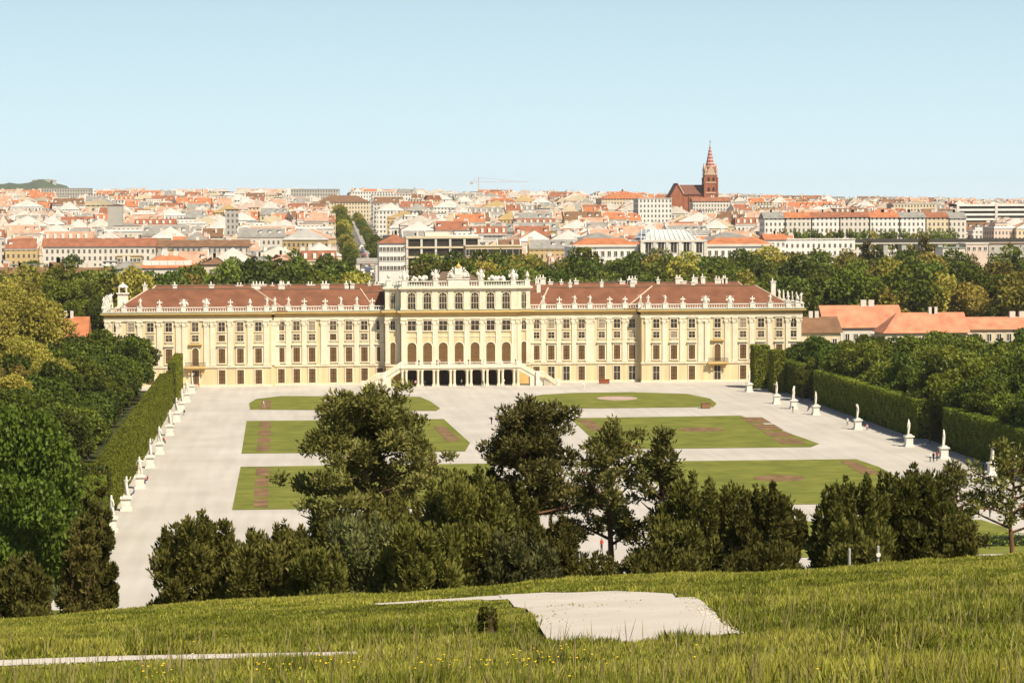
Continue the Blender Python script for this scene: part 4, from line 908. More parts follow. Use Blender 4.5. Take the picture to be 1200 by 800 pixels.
def slab(name, label, cat, px0, px1, pe, Y, dep, wall, roof=None, rh=0, rmat=None, wins=None, pr=None, free_front=90, z0=None, over=.6, group=None):
    """one free-standing building: front on the plane Y, eaves at photo row pe"""
    a, c = hy(px0,pe,Y), hy(px1,pe,Y); z0 = tzf((a.x+c.x)/2,Y) if z0 is None else z0; ht = (a.z+c.z)/2-z0; w_ = c.x-a.x
    if pr is not None: rh = hy((px0+px1)/2,pr,Y+dep/2).z-z0-ht
    o = thing(name, label, cat, ((a.x+c.x)/2, Y, z0), 0, group); ZONES.append((a.x,c.x,Y-free_front,Y+dep+18,Y)); x = w_/2
    MB().box(-x,x,0,dep,-8,ht).build('wall', wall, o)
    if roof in ('hip','gable','left_hip'):
        b = MB(); b.hip(-x,x,0,dep,ht+.02,rh,dep*.5 if roof == 'hip' else 0,0,over)
        if roof == 'left_hip': b.v[4] = (b.v[4][0]+dep*.45,b.v[4][1],b.v[4][2])
        r = b.build('roof', rmat, o)
        for k in range(max(2,int(w_/16))):
            q = -x+dep*.5+(w_-dep)*random.random() if w_ > dep*1.2 else random.uniform(-1,1); b = MB(); b.box(q-.8,q+.8,dep/2-.5,dep/2+.5,ht+rh-1.5,ht+rh+1.5); b.build('chimney', PM['white'], r)
    elif roof == 'flat':
        MB().box(-x-.3,x+.3,-.3,dep+.3,ht+.02,ht+.5).build('roof', rmat or PM['grey'], o)
    if wins:
        n, rows, ww, wh, zb, st = wins
        for j in range(rows):
            for k in range(n): link('window', wmesh(ww,wh), o, (-x+w_*(k+.5)/n, 0, ht-zb-j*st))
    o['_ht'] = ht; o['_w'] = w_
    return o, x, ht, w_
# ---- low service ranges beside the palace, orange roofs
slab('service_building','low building with a weathered brown roof beside the right end of the palace','building',930,985,390,648,13,PM['cream'],'gable',0,RM['brown'],(4,1,1.1,1.6,3.2,4),pr=371)
slab('service_building','long orange roofed building behind the brown roofed one right of the palace','building',968,1058,384,690,14,PM['white'],'gable',0,RM['salmon'],(9,1,1.1,1.8,3.5,4),pr=357.5)
slab('service_building','cream building with a bright salmon tiled roof standing over the right hand trees','building',1037,1134,390,662,12,PM['cream'],'left_hip',0,RM['salmon'],(8,2,1.2,2.0,3.2,4),pr=366)
slab('service_building','salmon roofed wing at the right edge with a long ridge','building',1130,1235,386,672,14,PM['cream'],'gable',0,RM['salmon'],(9,2,1.2,2.0,3.2,4),pr=371)
slab('garden_pavilion','small grey pavilion with a shallow gable among the right hand trees','pavilion',1138,1162,404,628,8,PM['grey'],'hip',1.2,M['copper'],(2,1,1.3,2,3.0,3))
slab('service_building','orange roofed house with white chimneys among the trees left of the palace','building',62,101,396,650,11,PM['white'],'gable',0,RM['orange'],(3,2,1.2,1.8,3.4,4),pr=371)
slab('service_building','long orange roof mostly hidden by the spring trees at the left edge','building',-30,28,386,655,12,PM['white'],'gable',0,RM['orange'],(5,1,1.2,1.8,3.4,4),pr=373)
# ---- villas and roofs between the left trees
o,x,ht,w_ = slab('villa','white villa with an orange mansard roof and white dormers behind the left palace wing','villa',163,231,314,905,15,PM['white'],'hip',0,RM['orange'],(11,2,1.1,1.7,4.0,4.3),pr=299)
for k in range(6): MB().box(-x+w_*(k+1)/7.2-1.4,-x+w_*(k+1)/7.2+1.4,1.2,6,ht+.6,ht+2.6).build('dormer',PM['bright white'],o)
slab('villa','long low house with a dull brown roof at the left edge','house',-20,50,322,842,12,PM['cream'],'gable',0,RM['brown'],(9,1,1,1.5,2.6,3),pr=313)
slab('villa','square tower house with a steep dark brown pyramid roof','house',54,75,320,850,12,PM['cream'],'hip',0,RM['brown'],(2,1,1,1.5,3,3),pr=307)
slab('villa','brown roofed low range right of the tower house','house',78,128,321,860,11,PM['cream'],'gable',0,RM['brown'],(6,1,1,1.5,2.6,3),pr=313)
slab('villa','house with a shiny grey metal roof left of the white villa','house',130,163,315,890,12,PM['white'],'hip',0,RM['grey'],(4,1,1.1,1.6,3,3),pr=305)
slab('villa','brown roofed house between the white villa and the park trees','house',236,266,310,950,13,PM['cream'],'hip',0,RM['brown'],(4,2,1.1,1.6,3.4,4),pr=301)
slab('villa','white stucco villa with a grey roof among the park trees','villa',287,318,308,960,14,PM['bright white'],'hip',0,RM['grey'],(5,2,1.1,1.8,3.6,4.2),pr=300)
slab('villa','bright white corner villa beside the grey roofed one','villa',319,341,305,965,13,PM['bright white'],'hip',0,RM['faded pink'],(4,3,1.1,1.8,3.6,4.2),pr=298)
slab('barracks','very long low building with a rust red roof above the left trees','building',50,182,289,1240,14,WM['white'],'gable',0,RM['rust red'],None,pr=279)
slab('barracks','long brown roof continuing right of the rust red one','building',184,292,289,1246,14,WM['grey'],'gable',0,RM['brown'],None,pr=281)
slab('shed','pale yellow low building among the trees above the white villa','building',137,165,300,1010,10,PM['ochre'],'flat',0,PM['cream'],(6,1,1.2,1.4,2.4,3))
# ---- the museum with its glass hall
Ym = 1062
o,x,ht,w_ = slab('museum','white museum with a stepped glass barrel hall between two orange roofed wings','museum',674,903,289,Ym,40,PM['bright white'],None,free_front=140)
z0 = o.location.z
def mx_(px): return hy(px,290,Ym).x-o.location.x
def mz(py, dy=0): return hy(785,py,Ym+dy).z-z0
for pa, pb in ((672,747),(827,904)):
    xa, xb = mx_(pa), mx_(pb)
    MB().box(xa,xb,-2,.5,-6,mz(289)).build('wing_front',PM['bright white'],o); MB().box(xa-.5,xb+.5,-2.6,.4,mz(289)+.02,mz(289)+1.0).build('cornice',PM['white'],o)
    b = MB(); b.hip(xa,xb,-2,14,mz(289)+1.0,mz(280,8)-mz(289)-.5,6,0,.2); b.build('wing_roof',RM['orange'],o)
    b = MB(); b.box(xa+6,xb-6,16,36,mz(289)-2,mz(279,16)); b.build('upper_storey',PM['bright white'],o); b = MB(); b.hip(xa+6,xb-6,16,36,mz(279,16)+.02,mz(272,26)-mz(279,16),8,0,.4); b.build('upper_roof',RM['grey'],o)
    for j in range(3):
        for k in range(10): link('window',wmesh(1.3,2.2),o,(xa+(xb-xa)*(k+.5)/10,-2,mz(289)-4.0-j*5.4))
xa, xb = mx_(750), mx_(824)
MB().box(xa,xb,-6,2,-6,mz(283.5)).build('portal_front',PM['bright white'],o); MB().box(xa-.6,xb+.6,-6.6,2.4,mz(283.5)+.02,mz(283.5)+.9).build('cornice',PM['white'],o)
for k in range(5): link('portal_window',wmesh(2.6,5.2),o,(xa+(xb-xa)*(k+.5)/5,-6,mz(296)))
for k in range(6): q = xa+(xb-xa)*(k)/5; MB().box(q-.7,q+.7,-6.5,-5.9,-6,mz(284)).build('pilaster',PM['white'],o)
GL = mat('greenhouse_glass', (.50,.53,.52), .12, .15, .3, .4)
ro = MB()
for (pa,pb,p0,p1,y0,y1) in ((750,824,283,279,0,30),(754,820,279,274.5,4,34),(760,814,274.5,269,8,38)):
    qa, qb = mx_(pa), mx_(pb); zA, zB = mz(p0,y0), mz(p1,y0+4)
    ro.add([(qa,y0,zA),(qb,y0,zA),(qb,y1,zA),(qa,y1,zA),(qa+3,y0+4,zB),(qb-3,y0+4,zB),(qb-3,y1-3,zB),(qa+3,y1-3,zB)],[(0,1,5,4),(1,2,6,5),(2,3,7,6),(3,0,4,7),(4,5,6,7)])
ro.build('glass_hall',GL,o)
for k in range(13):
    q = mx_(751)+(mx_(823)-mx_(751))*k/12; b = MB(); b.tube([(q,-.1,mz(283,0)+.2),(q*.95+.0,4,mz(279,4)+.3),(q*.9,8.3,mz(274.5,8)+.3),(q*.85,12,mz(269,12)+.3)],.16,4); b.build('glazing_rib',PM['bright white'],o)
# ---- modern office, yellow block, corner house
o,x,ht,w_ = slab('office_block','low modern office with glass bands and pale floor slabs left of centre','office',477,561,279,1045,18,M['glass'],None,free_front=120)
for j in range(5): MB().box(-x-.5,x+.5,-.8,19,ht-.2-j*4.1,ht+.6-j*4.1).build('floor_slab',PM['cream'],o)
for k in range(6): q = -x+w_*k/5; MB().box(q-.45,q+.45,-.6,-.02,-6,ht-.3).build('column',PM['white'],o)
MB().box(-x+8,x-12,6,14,ht+.7,ht+2.6).build('roof_plant',PM['white'],o)
slab('yellow_building','ochre yellow building with tall dark windows beside the glass office','building',546,612,289,1005,14,PM['ochre'],'flat',0,PM['cream'],(9,3,2.4,2.6,3.6,4.0),free_front=100)
slab('corner_house','white corner house with a rust red hipped roof at the start of the avenue','house',444,482,285,1100,16,PM['bright white'],'hip',0,RM['rust red'],(9,3,1.2,1.9,3.6,4.2),pr=274)
# ---- far landmark blocks
slab('office_slab','big flat roofed grey office block on the skyline at far left','office',47,106,221,2550,30,WM['grey'],'flat',0,PM['grey'],free_front=150)
slab('white_block','plain white apartment cube standing out below the church','apartment block',748,787,233,1720,24,WM['bright white'],'flat',0,PM['white'],free_front=160)
slab('orange_hall','large hall with a wide orange hipped roof on the skyline','hall',705,763,233,2150,40,WM['cream'],'hip',0,RM['orange'],pr=224)
slab('white_block','long white apartment slab on the skyline above the avenue','apartment block',410,462,225,2350,22,WM['bright white'],'flat',0,PM['bright white'],free_front=120)
slab('white_block','second white apartment slab right of the one above the avenue','apartment block',436,482,228,2250,22,WM['bright white'],'flat',0,PM['bright white'],free_front=120)
slab('grey_hall','pale grey industrial building on the skyline left of the avenue','building',341,398,222,2450,30,WM['grey'],'flat',0,PM['grey'],free_front=120)
slab('school','broad building with a dull brown hipped roof at the head of the avenue','building',371,434,237,2200,26,WM['cream'],'hip',0,RM['brown'],pr=229,free_front=120)
slab('grey_tower_house','tall grey fire wall of a house among the left roofs','apartment block',126,143,241,1560,14,PM['grey'],'flat',0,RM['brown'],free_front=60)
slab('grey_tower_house','grey scaffolded house standing above the roofs left of the avenue','apartment block',264,279,246,1500,14,WM['grey'],'flat',0,RM['brown'],free_front=60)
slab('hotel_block','distant flat grey hotel slab on the right skyline, left one of two','office',905,928,231,2700,25,WM['grey'],'flat',0,PM['grey'])
slab('hotel_block','distant flat grey hotel slab on the right skyline, right one of two','office',966,990,231,2700,25,WM['grey'],'flat',0,PM['grey'])
slab('palace_of_flats','long cream building with tall windows and a red lantern roof on the right skyline','building',1046,1097,239,1980,20,WM['cream'],'flat',0,PM['white'])
o,x,ht,w_ = slab('hospital_block','long white banded building with stacked balconies at the right edge','hospital',1122,1260,239,1850,24,M['glass'],None,free_front=200)
for j in range(7): MB().box(-x,x,-1.4,24,ht-1.6-j*3.6,ht-j*3.6).build('balcony_band',PM['bright white'],o)
for q in (-x,-x*.35): MB().box(q-1,q+1,-1.8,-1.45,-6,ht).build('stair_strip',PM['white'],o)
n = 0
for px, wdt, rcn, wcn, pe in ((896,24,'grey','bright white',256),(921,30,'orange','white',255.5),(952,32,'rust red','bright white',255),(985,34,'rust red','white',254.5),(1020,34,'orange','bright white',255),(1055,30,'grey','bright white',255),(1086,26,'rust red','cream',255),(1113,20,'grey','white',256)):
    n += 1; slab('apartment_house',f'tall pale apartment house, {rcn} roof, {od(n)} from the left in the row','apartment house',px,px+wdt-.6,pe,1420,15,WM[wcn],'gable',0,RM[rcn],None,pr=248.5,group='tall row of apartment houses on the right',free_front=140)
slab('workshop','long low white building under the tall right hand row','building',915,1002,281,1170,16,WM['bright white'],'flat',0,PM['white'],free_front=100)
slab('workshop','small house with an orange roof left of the long low white building','house',897,921,281,1160,13,PM['bright white'],'gable',0,RM['orange'],(4,2,1,1.6,3,3.6),pr=274)
slab('workshop','low green roofed shed by the railway at the right edge','shed',1105,1131,291,1150,14,PM['white'],'flat',0,M['copper'],None)
slab('workshop','salmon painted low building by the railway at the right edge','building',1132,1158,286,1155,12,PM['rose'],'flat',0,PM['white'],(4,1,1.4,1.6,3,3))
slab('workshop','low brown building at the far right end of the railway','building',1159,1215,286,1165,12,PM['grey'],'flat',0,RM['brown'],(6,1,1.4,1.6,3,3))
a = hy(985,281,1255); c = hy(1240,279,1255); v = thing('railway_viaduct','elevated railway with a dark parapet crossing below the right hand street','viaduct',((a.x+c.x)/2,1255,tzf(a.x,1255))); zz = a.z-v.location.z; hw = (c.x-a.x)/2
MB().box(-hw,hw,0,9,zz-2.2,zz-.6).build('deck',PM['white'],v); MB().box(-hw,hw,-.2,0,zz-1.4,zz+.4).build('parapet',M['iron'],v)
for k in range(12): q = -hw+hw*2*(k+.5)/12; MB().box(q-1.2,q+1.2,.5,8.5,-6,zz-2.2).build('pier',PM['grey'],v)
ZONES.append((a.x,c.x,1180,1420,1255))
# ---- the brick church
Yc = 2200; BR = mat('red_brick',(.30,.105,.055),.15,.3); BRL = mat('pale_brick_trim',(.52,.36,.25),.1,.5); SL = tiled('church_roof_slate',(.17,.075,.055),.15,.6)
st = bpy.data.materials.new('banded_spire'); st.use_nodes = True; n_ = st.node_tree; tc = n_.nodes.new('ShaderNodeTexCoord'); wv = n_.nodes.new('ShaderNodeTexWave'); wv.bands_direction = 'Z'; wv.inputs['Scale'].default_value = .105
cr2 = n_.nodes.new('ShaderNodeValToRGB'); cr2.color_ramp.interpolation = 'CONSTANT'; cr2.color_ramp.elements[0].color = (.34,.075,.045,1); cr2.color_ramp.elements[1].color = (.55,.40,.33,1); cr2.color_ramp.elements[1].position = .66
n_.links.new(tc.outputs['Object'],wv.inputs['Vector']); n_.links.new(wv.outputs['Fac'],cr2.inputs['Fac']); n_.links.new(cr2.outputs['Color'],n_.nodes['Principled BSDF'].inputs['Base Color'])
pc = hy(832,235,Yc); zc = tzf(pc.x,Yc); ch = thing('church','red brick church with one banded spire rising over the city skyline','church',(pc.x,Yc,zc))
def cz_(py): return hy(832,py,Yc).z-zc
def cxx(px): return hy(px,230,Yc).x-pc.x
tw = 5.6; t = MB(); t.box(-tw,tw,-tw,tw,-8,cz_(204)); tower = t.build('tower',BR,ch)
for z in (214,204.5,226): MB().box(-tw-.4,tw+.4,-tw-.4,tw+.4,cz_(z)-.5,cz_(z)+.5).build('stone_band',BRL,tower)
for sx in (-1,1):
    MB().box(sx*tw-.8,sx*tw+.8,-tw-.8,-tw+.8,-8,cz_(208)).build('buttress',BR,tower); MB().box(sx*tw-.8,sx*tw+.8,tw-.8,tw+.8,-8,cz_(208)).build('buttress',BR,tower)
    for sy in (-1,1): b = MB(); b.lathe([(1.0,cz_(204)),(1.0,cz_(201)),(1.4,cz_(200.7)),(.05,cz_(191))],sx*tw*.86,sy*tw*.86,6); b.build('pinnacle',BRL,tower)
LV = M['dark']
for q in (-2.2,2.2):
    for zlo, zhi in ((213,207.5),(225,219)):
        b = MB(); z1 = cz_(zlo)+.6; z2 = cz_(zhi); vs = [(q-1.1,-tw-.06,z1),(q+1.1,-tw-.06,z1),(q+1.1,-tw-.06,z2-1.2),(q,-tw-.06,z2),(q-1.1,-tw-.06,z2-1.2)]; b.add(vs,[(0,1,2,3,4)]); b.add([(-tw-.06,v[0]*-1,v[2]) for v in vs],[(0,1,2,3,4)]); b.build('belfry_window',LV,tower)
for (dx,dy) in ((0,-1),(-1,0),(1,0),(0,1)):
    b = MB(); g = [(-3.6,cz_(204.5)),(3.6,cz_(204.5)),(3.2,cz_(201)),(0,cz_(193.5)),(-3.2,cz_(201))]
    (b.xprism(g,dy*tw*.93-.5,dy*tw*.93+.5) if dx == 0 else b.yprism(g,dx*tw*.93-.5,dx*tw*.93+.5)); b.build('spire_gable',BRL,tower)
b = MB(); b.lathe([(tw*.8,cz_(204)),(tw*.72,cz_(195)),(.25,cz_(169.5)),(.2,cz_(169))],0,0,8); b.build('spire',st,ch)
b = MB(); b.box(-.15,.15,-.15,.15,cz_(170),cz_(164)); b.box(-1.1,1.1,-.15,.15,cz_(166.5)-.15,cz_(166.5)+.15); b.build('cross',M['iron'],ch)
xa, xb = cxx(797), -tw; ze, zr = cz_(228), cz_(216.5)
MB().box(xa,xb,-3,17,-8,ze).build('nave_wall',BR,ch)
b = MB(); b.yprism([(-4,ze),(18,ze),(7,zr)],xa,xb-.05); b.build('nave_roof',SL,ch)
xs = cxx(784); b = MB(); b.xprism([(xs,-8),(xa+1.5,-8),(xa+1.5,ze+1),((xs+xa+6)/2-1.5,zr+1.2),(xs,ze-2)],-6,14); b.build('transept_gable',BR,ch)
b = MB(); mp = (xs+xa+6)/2-1.5; b.add([(mp,-6.4,zr+1.5),(xa+2.2,-6.4,ze+.6),(xa+2.2,14.4,ze+.6),(mp,14.4,zr+1.5),(xs-.8,-6.4,ze-2.6),(xs-.8,14.4,ze-2.6)],[(0,1,2,3),(4,0,3,5)]); b.build('transept_roof',SL,ch)
b = MB(); b.tube([(mp,-6.5,zr+1.6),(xa+2.2,-6.5,ze+.7)],.55,5); b.build('gable_coping',BRL,ch)
for k in range(4): q = xa+(xb-xa)*(k+.5)/4; MB().box(q-.6,q+.6,-3.9,-3,-8,ze-1).build('buttress',BR,ch)
slab('parish_house','house with a dark red roof at the foot of the church','house',812,856,236,2080,16,WM['white'],'gable',0,RM['rust red'],pr=231,free_front=60)
ZONES.append((cxx(780)+pc.x,cxx(845)+pc.x,1950,2260,Yc))
# ---- tower crane
p = hy(561,225,2600); cg = thing('tower_crane','thin tower crane with a long jib over the roofs right of the avenue','crane',(p.x,2600,tzf(p.x,2600))); zt_ = hy(561,213.5,2600).z-cg.location.z; CM = mat('crane_paint',(.50,.42,.36),.1,1)
MB().box(-.4,.4,-.4,.4,0,zt_).build('mast',CM,cg); L = hy(618,213,2600).x-p.x
b = MB(); b.box(-9,L,-.25,.25,zt_,zt_+.45); 
b.build('jib',CM,cg); b = MB(); b.tube([(0,0,zt_+.7),(0,0,zt_+5)],.4,5); b.tube([(0,0,zt_+5),(L*.8,0,zt_+.7)],.14,4); b.tube([(0,0,zt_+5),(-8.5,0,zt_+.7)],.14,4); b.build('apex_stays',CM,cg); MB().box(-9,-6,-.9,.9,zt_-2.2,zt_-.02).build('counterweight',PM['grey'],cg)
# ---- the avenue, its bridge and cars
pts = [(float(AX(Y)),Y) for Y in np.arange(700,2260,30)]; b = MB(); vs = []
for x, Y in pts: vs += [(x-4.2,Y,tzf(x,Y)+.25),(x+4.2,Y,tzf(x,Y)+.25)]
b.add(vs,[(2*i,2*i+1,2*i+3,2*i+2) for i in range(len(pts)-1)]); tag(b.build('avenue',M['asphalt']),'straight avenue climbing away from the palace','avenue',kind='structure')
b = MB(); vs = []
for x, Y in pts: vs += [(x-7,Y,tzf(x,Y)+.2),(x+7,Y,tzf(x,Y)+.2)]
b.add(vs,[(2*i,2*i+1,2*i+3,2*i+2) for i in range(len(pts)-1)]); tag(b.build('pavement',PM['grey']),'pavements beside the avenue','pavement',kind='structure')
a = hy(418,305,1235); c = hy(446,305,1235); br = thing('railway_bridge','small railway bridge across the avenue with a pale pier','bridge',((a.x+c.x)/2,1235,tzf(a.x,1235))); zz = a.z-br.location.z; hw = (c.x-a.x)/2
MB().box(-hw,hw,0,8,zz-1.6,zz).build('deck',PM['white'],br); MB().box(-hw,hw,-.25,0,zz-.9,zz+1.1).build('parapet',PM['grey'],br)
for q in (hw*.72,-hw*.9): MB().box(q-1,q+1,.5,7.5,-4,zz-1.6).build('pier',PM['white'],br)
def car_mesh():
    b = MB(); b.yprism([(-2.1,.35),(2.1,.35),(2.15,.85),(1.3,1.0),(.7,1.45),(-1.3,1.45),(-1.9,.95),(-2.15,.85)],-.85,.85); return b.mesh('parked_car',[PM['white']])
CARM = car_mesh(); WH = MB(); WH.yprism([(.32*math.cos(k*math.pi/4),.32+.32*math.sin(k*math.pi/4)) for k in range(8)],-.1,.1); WHM = WH.mesh('wheel',[M['iron']])
CGL = MB(); CGL.yprism([(.78,.98),(.62,1.40),(-1.25,1.40),(-1.75,.98)],-.87,.87); CGM = CGL.mesh('window',[M['glass']])
CC = {'white':(.75,.75,.73),'black':(.03,.03,.03),'red':(.4,.04,.03),'silver':(.45,.45,.45),'blue':(.06,.1,.25)}; CCM = {k: mat('car_paint_'+k,c,.03,1,.35,.5) for k,c in CC.items()}
n = {-1:0,1:0}
for i,Y in enumerate(np.arange(1262,1700,15)):
    s = -1 if i % 2 else 1; n[s] += 1; c_ = random.choice(list(CC)); x = float(AX(Y))+s*random.choice([1.5,3.2])
    o = link('parked_car',CARM,None,(x,Y,tzf(x,Y)+.27),-.015); tag(o,f'{c_} car on the avenue, {od(n[s])} from the bridge on the {"left" if s < 0 else "right"} lane','car','cars on the avenue'); setmat(o,0,CCM[c_]); link('window',CGM,o)
    for wx in (-.78,.78):
        for wy in (-1.3,1.3): link('wheel',WHM,o,(wx,wy,0))
# ---- 300 town houses as things, the rest of the city as one mass
HW = [16,20,26]; HH = [13,16,19]; cand = []
yy = 1075
while yy < 2950:
    x = -.125*yy-20
    while x < .325*yy:
        wd = random.choice(HW); x += wd/2; ang = R(5.36); px = 600+F*math.tan(math.atan2(x,yy)-ang)
        ok = -50 < px < 1250 and abs(x-AX(yy)) > 13+wd/2 and free(x,yy,wd/2-2)
        if px > 930 and yy < 1450: ok = False
        if 445 < px < 930 and yy < 1170: ok = False
        if px < 445 and yy < 1280 and random.random() < .45: ok = False
        if ok and random.random() < .93: cand.append((yy+random.uniform(-4,4),x,wd))
        x += wd/2+(random.uniform(9,16) if random.random() < .12 else 0)
    yy += 34 if yy < 1800 else 44
cand.sort(); far_houses = []
wch = ['white']*6+['bright white']*6+['cream']*3+['grey']+['rose']*2+['ochre']; rch = ['orange']*4+['rust red']*4+['brown']*3+['grey']*4+['faded pink']*6
cnt = {}
for i,(Y,x,wd) in enumerate(cand):
    key = (random.choice([0,0,0,1,1,1,1,2,2,3]),wd,random.choice([12,14]),random.choice(HH)-(3 if Y < 1250 else 0),random.randrange(2)); rz = random.uniform(-.05,.05)+(random.choice([.35,-.4,1.57]) if random.random() < .24 else 0)
    wc, rc_ = random.choice(wch), random.choice(rch)
    if key[0] == 2 and random.random() < .7: rc_ = 'grey'
    if i < 300:
        side = 'left' if x < AX(Y) else 'right'; rowk = int(round((Y-1075)/34))+1; cnt[(side,rowk)] = cnt.get((side,rowk),[])+[(x,key,wc,rc_,rz,Y)]
    else: far_houses.append((x,Y,key,rz,wc,rc_))
for (side,rowk), L in cnt.items():
    L.sort(key=lambda q: abs(q[0]-AX(q[5])))
    for j,(x,key,wc,rc_,rz,Y) in enumerate(L):
        place_house('town_house',f'{wc} town house, {rc_} {"flat " if key[0]==2 else ""}roof, {od(j+1)} {side} of the avenue, city row {rowk}','house','town houses of the city',x,Y,key,rz,wc,rc_)
names = [('w',k) for k in WC]+[('p',k) for k in WC]+[('r',k) for k in RC]; ix = {q:i for i,q in enumerate(names)}
big = MB()
for x,Y,key,rz,wc,rc_ in far_houses:
    wl, rf, chs = templ(*key)[:3]; z = tzf(x,Y); ca, sa = math.cos(rz), math.sin(rz)
    for b,tb in ((wl,{0:ix[('w',wc)],1:ix[('p',wc)]}),(rf,{0:ix[('r',rc_)],1:ix[('p','bright white')]}),*[(c,{0:ix[('p','white')]}) for c in chs]):
        o_ = len(big.v); big.v += [(x+ca*v[0]-sa*v[1],Y+sa*v[0]+ca*v[1],z+v[2]) for v in b.v]; big.f += [tuple(q+o_ for q in f) for f in b.f]; big.m += [tb[m] for m in b.m]
o = big.build('distant_houses',[(WM if a == 'w' else PM if a == 'p' else RM)[k] for a,k in names]); tag(o,'dense far roofs and pale walls of the city up to the skyline','houses',kind='stuff')
# ---- trees between the houses
ct = [(53,247,1900,8,'dark',POP),(183,245,1900,9,'dark',POP),(190,243,1905,13,'dark',POP),(197,244,1910,13,'dark',POP),(204,244,1900,14,'dark',POP),(326,262,1500,11,'dark',FAR),(338,258,1520,13,'dark',FAR),(331,250,1560,14,'mid',POP),(306,258,1480,10,'dark',POP),(312,262,1480,9,'dark',POP),(350,266,1450,9,'dark',POP)]
for k in range(9): ct.append((492+k*5.6,234,2330+(k%3)*12,12+3*math.sin(k*.4),'olive' if k%2 else 'mid',FAR))
for k in range(7): ct.append((607+k*6,234,2400,11,'mid',FAR))
for k,px in enumerate((716,725,732,655,660,870,885,742)): ct.append((px,[243,241,242,246,244,256,250,243][k],1800,10,'mid',FAR))
for k in range(52): ct.append((random.uniform(0,300),random.uniform(288,318),0,random.uniform(11,18),random.choice(['dark','mid','mid','olive']),FAR))
for k in range(48): ct.append((random.uniform(300,1120),random.uniform(262,285),0,random.uniform(9,13),random.choice(['fresh','mid','olive','mid']),FAR))
for k,(px,py,Y,hh,col,pool) in enumerate(sorted(ct,key=lambda q:(q[2],q[0]))):
    if Y == 0: Y = 1150 if px < 300 else 1300
    if Y < 1400:
        Y = random.uniform(900,1220) if px < 300 else random.uniform(1180,1850)
    p = hy(px,py,Y); z = tzf(p.x,Y)
    if abs(p.x-AX(Y)) < 14: continue
    kind = 'tall narrow poplar' if pool is POP else 'round tree'
    o = wtree(pool,col,(p.x,Y,z),hh/20*(1 if pool is FAR else 1.1),f'{ADJ[col]} {kind} between the city houses, {od(k+1)} from the park side','trees between the city houses','city_tree',sz=hh/20)
for k in range(16):
    px = 918+k*13+random.uniform(-3,3); Y = 1375+random.uniform(-8,8); p = hy(px,280,Y); wtree(SPARSE,'fresh' if k%4 else 'olive',(p.x,Y,tzf(p.x,Y)),1.2,f'thin light green street tree before the tall right hand row, {od(k+1)} from the left','thin street trees on the right','thin_street_tree',sz=1.42)
for k,(px,pt,Y,col) in enumerate(((1016,276,1010,'brown'),(1030,283,1000,'dark'),(1085,268,1005,'brown'),(1068,282,1000,'brown'))):
    p = hy(px,pt,Y); h = p.z-tzf(p.x,Y); wtree(POP,col,(p.x,Y,tzf(p.x,Y)),h/20,f'tall pointed {ADJ[col]} conifer above the right park trees, {od(k+1)} from the left','pointed conifers above the right park trees','pointed_conifer',sz=h/21)
# ---- wooded hill on the far left with its white buildings
HLm = mat('wooded_hill',(.05,.075,.03),.3,.02,.95,.1,8); b = MB(); vs = []; nxh, nyh = 50, 14; xh0, xh1 = hy(-300,215,9000).x, hy(86,225,9000).x
for j in range(nyh+1):
    for i in range(nxh+1):
        u, v = i/nxh, j/nyh; x = xh0+(xh1-xh0)*u; px = -300+386*u
        top = np.interp(px,[-300,-120,-40,0,25,50,70,86],[100,190,185,150,162,170,150,40]); vs.append((x,8300+1700*v,30+(top-30)*math.sin(math.pi*v)**.8+6*math.sin(i*1.3+j)+random.uniform(-2,2)-(0 if 0 < v < 1 else 20)))
b.add(vs,[(j*(nxh+1)+i,j*(nxh+1)+i+1,(j+1)*(nxh+1)+i+1,(j+1)*(nxh+1)+i) for j in range(nyh) for i in range(nxh)]); tag(b.build('hill',HLm,smooth=True),'blue wooded hill on the far left skyline','hill',kind='structure')
for k,(px,wd,py) in enumerate(((44,40,211.5),(56,34,211),(62,20,212))):
    p = hy(px,py,9050); o = link('hilltop_building',MB().box(-wd/2,wd/2,0,20,-40,0).mesh('hilltop_building',[WM['white']]),None,(p.x,9050,p.z)); tag(o,f'white building on top of the far wooded hill, {od(k+1)} from the left','building','white buildings on the far hill'); MB().box(-wd/2-1,wd/2+1,-1,21,.05,3).build('roof',PM['grey'],o)
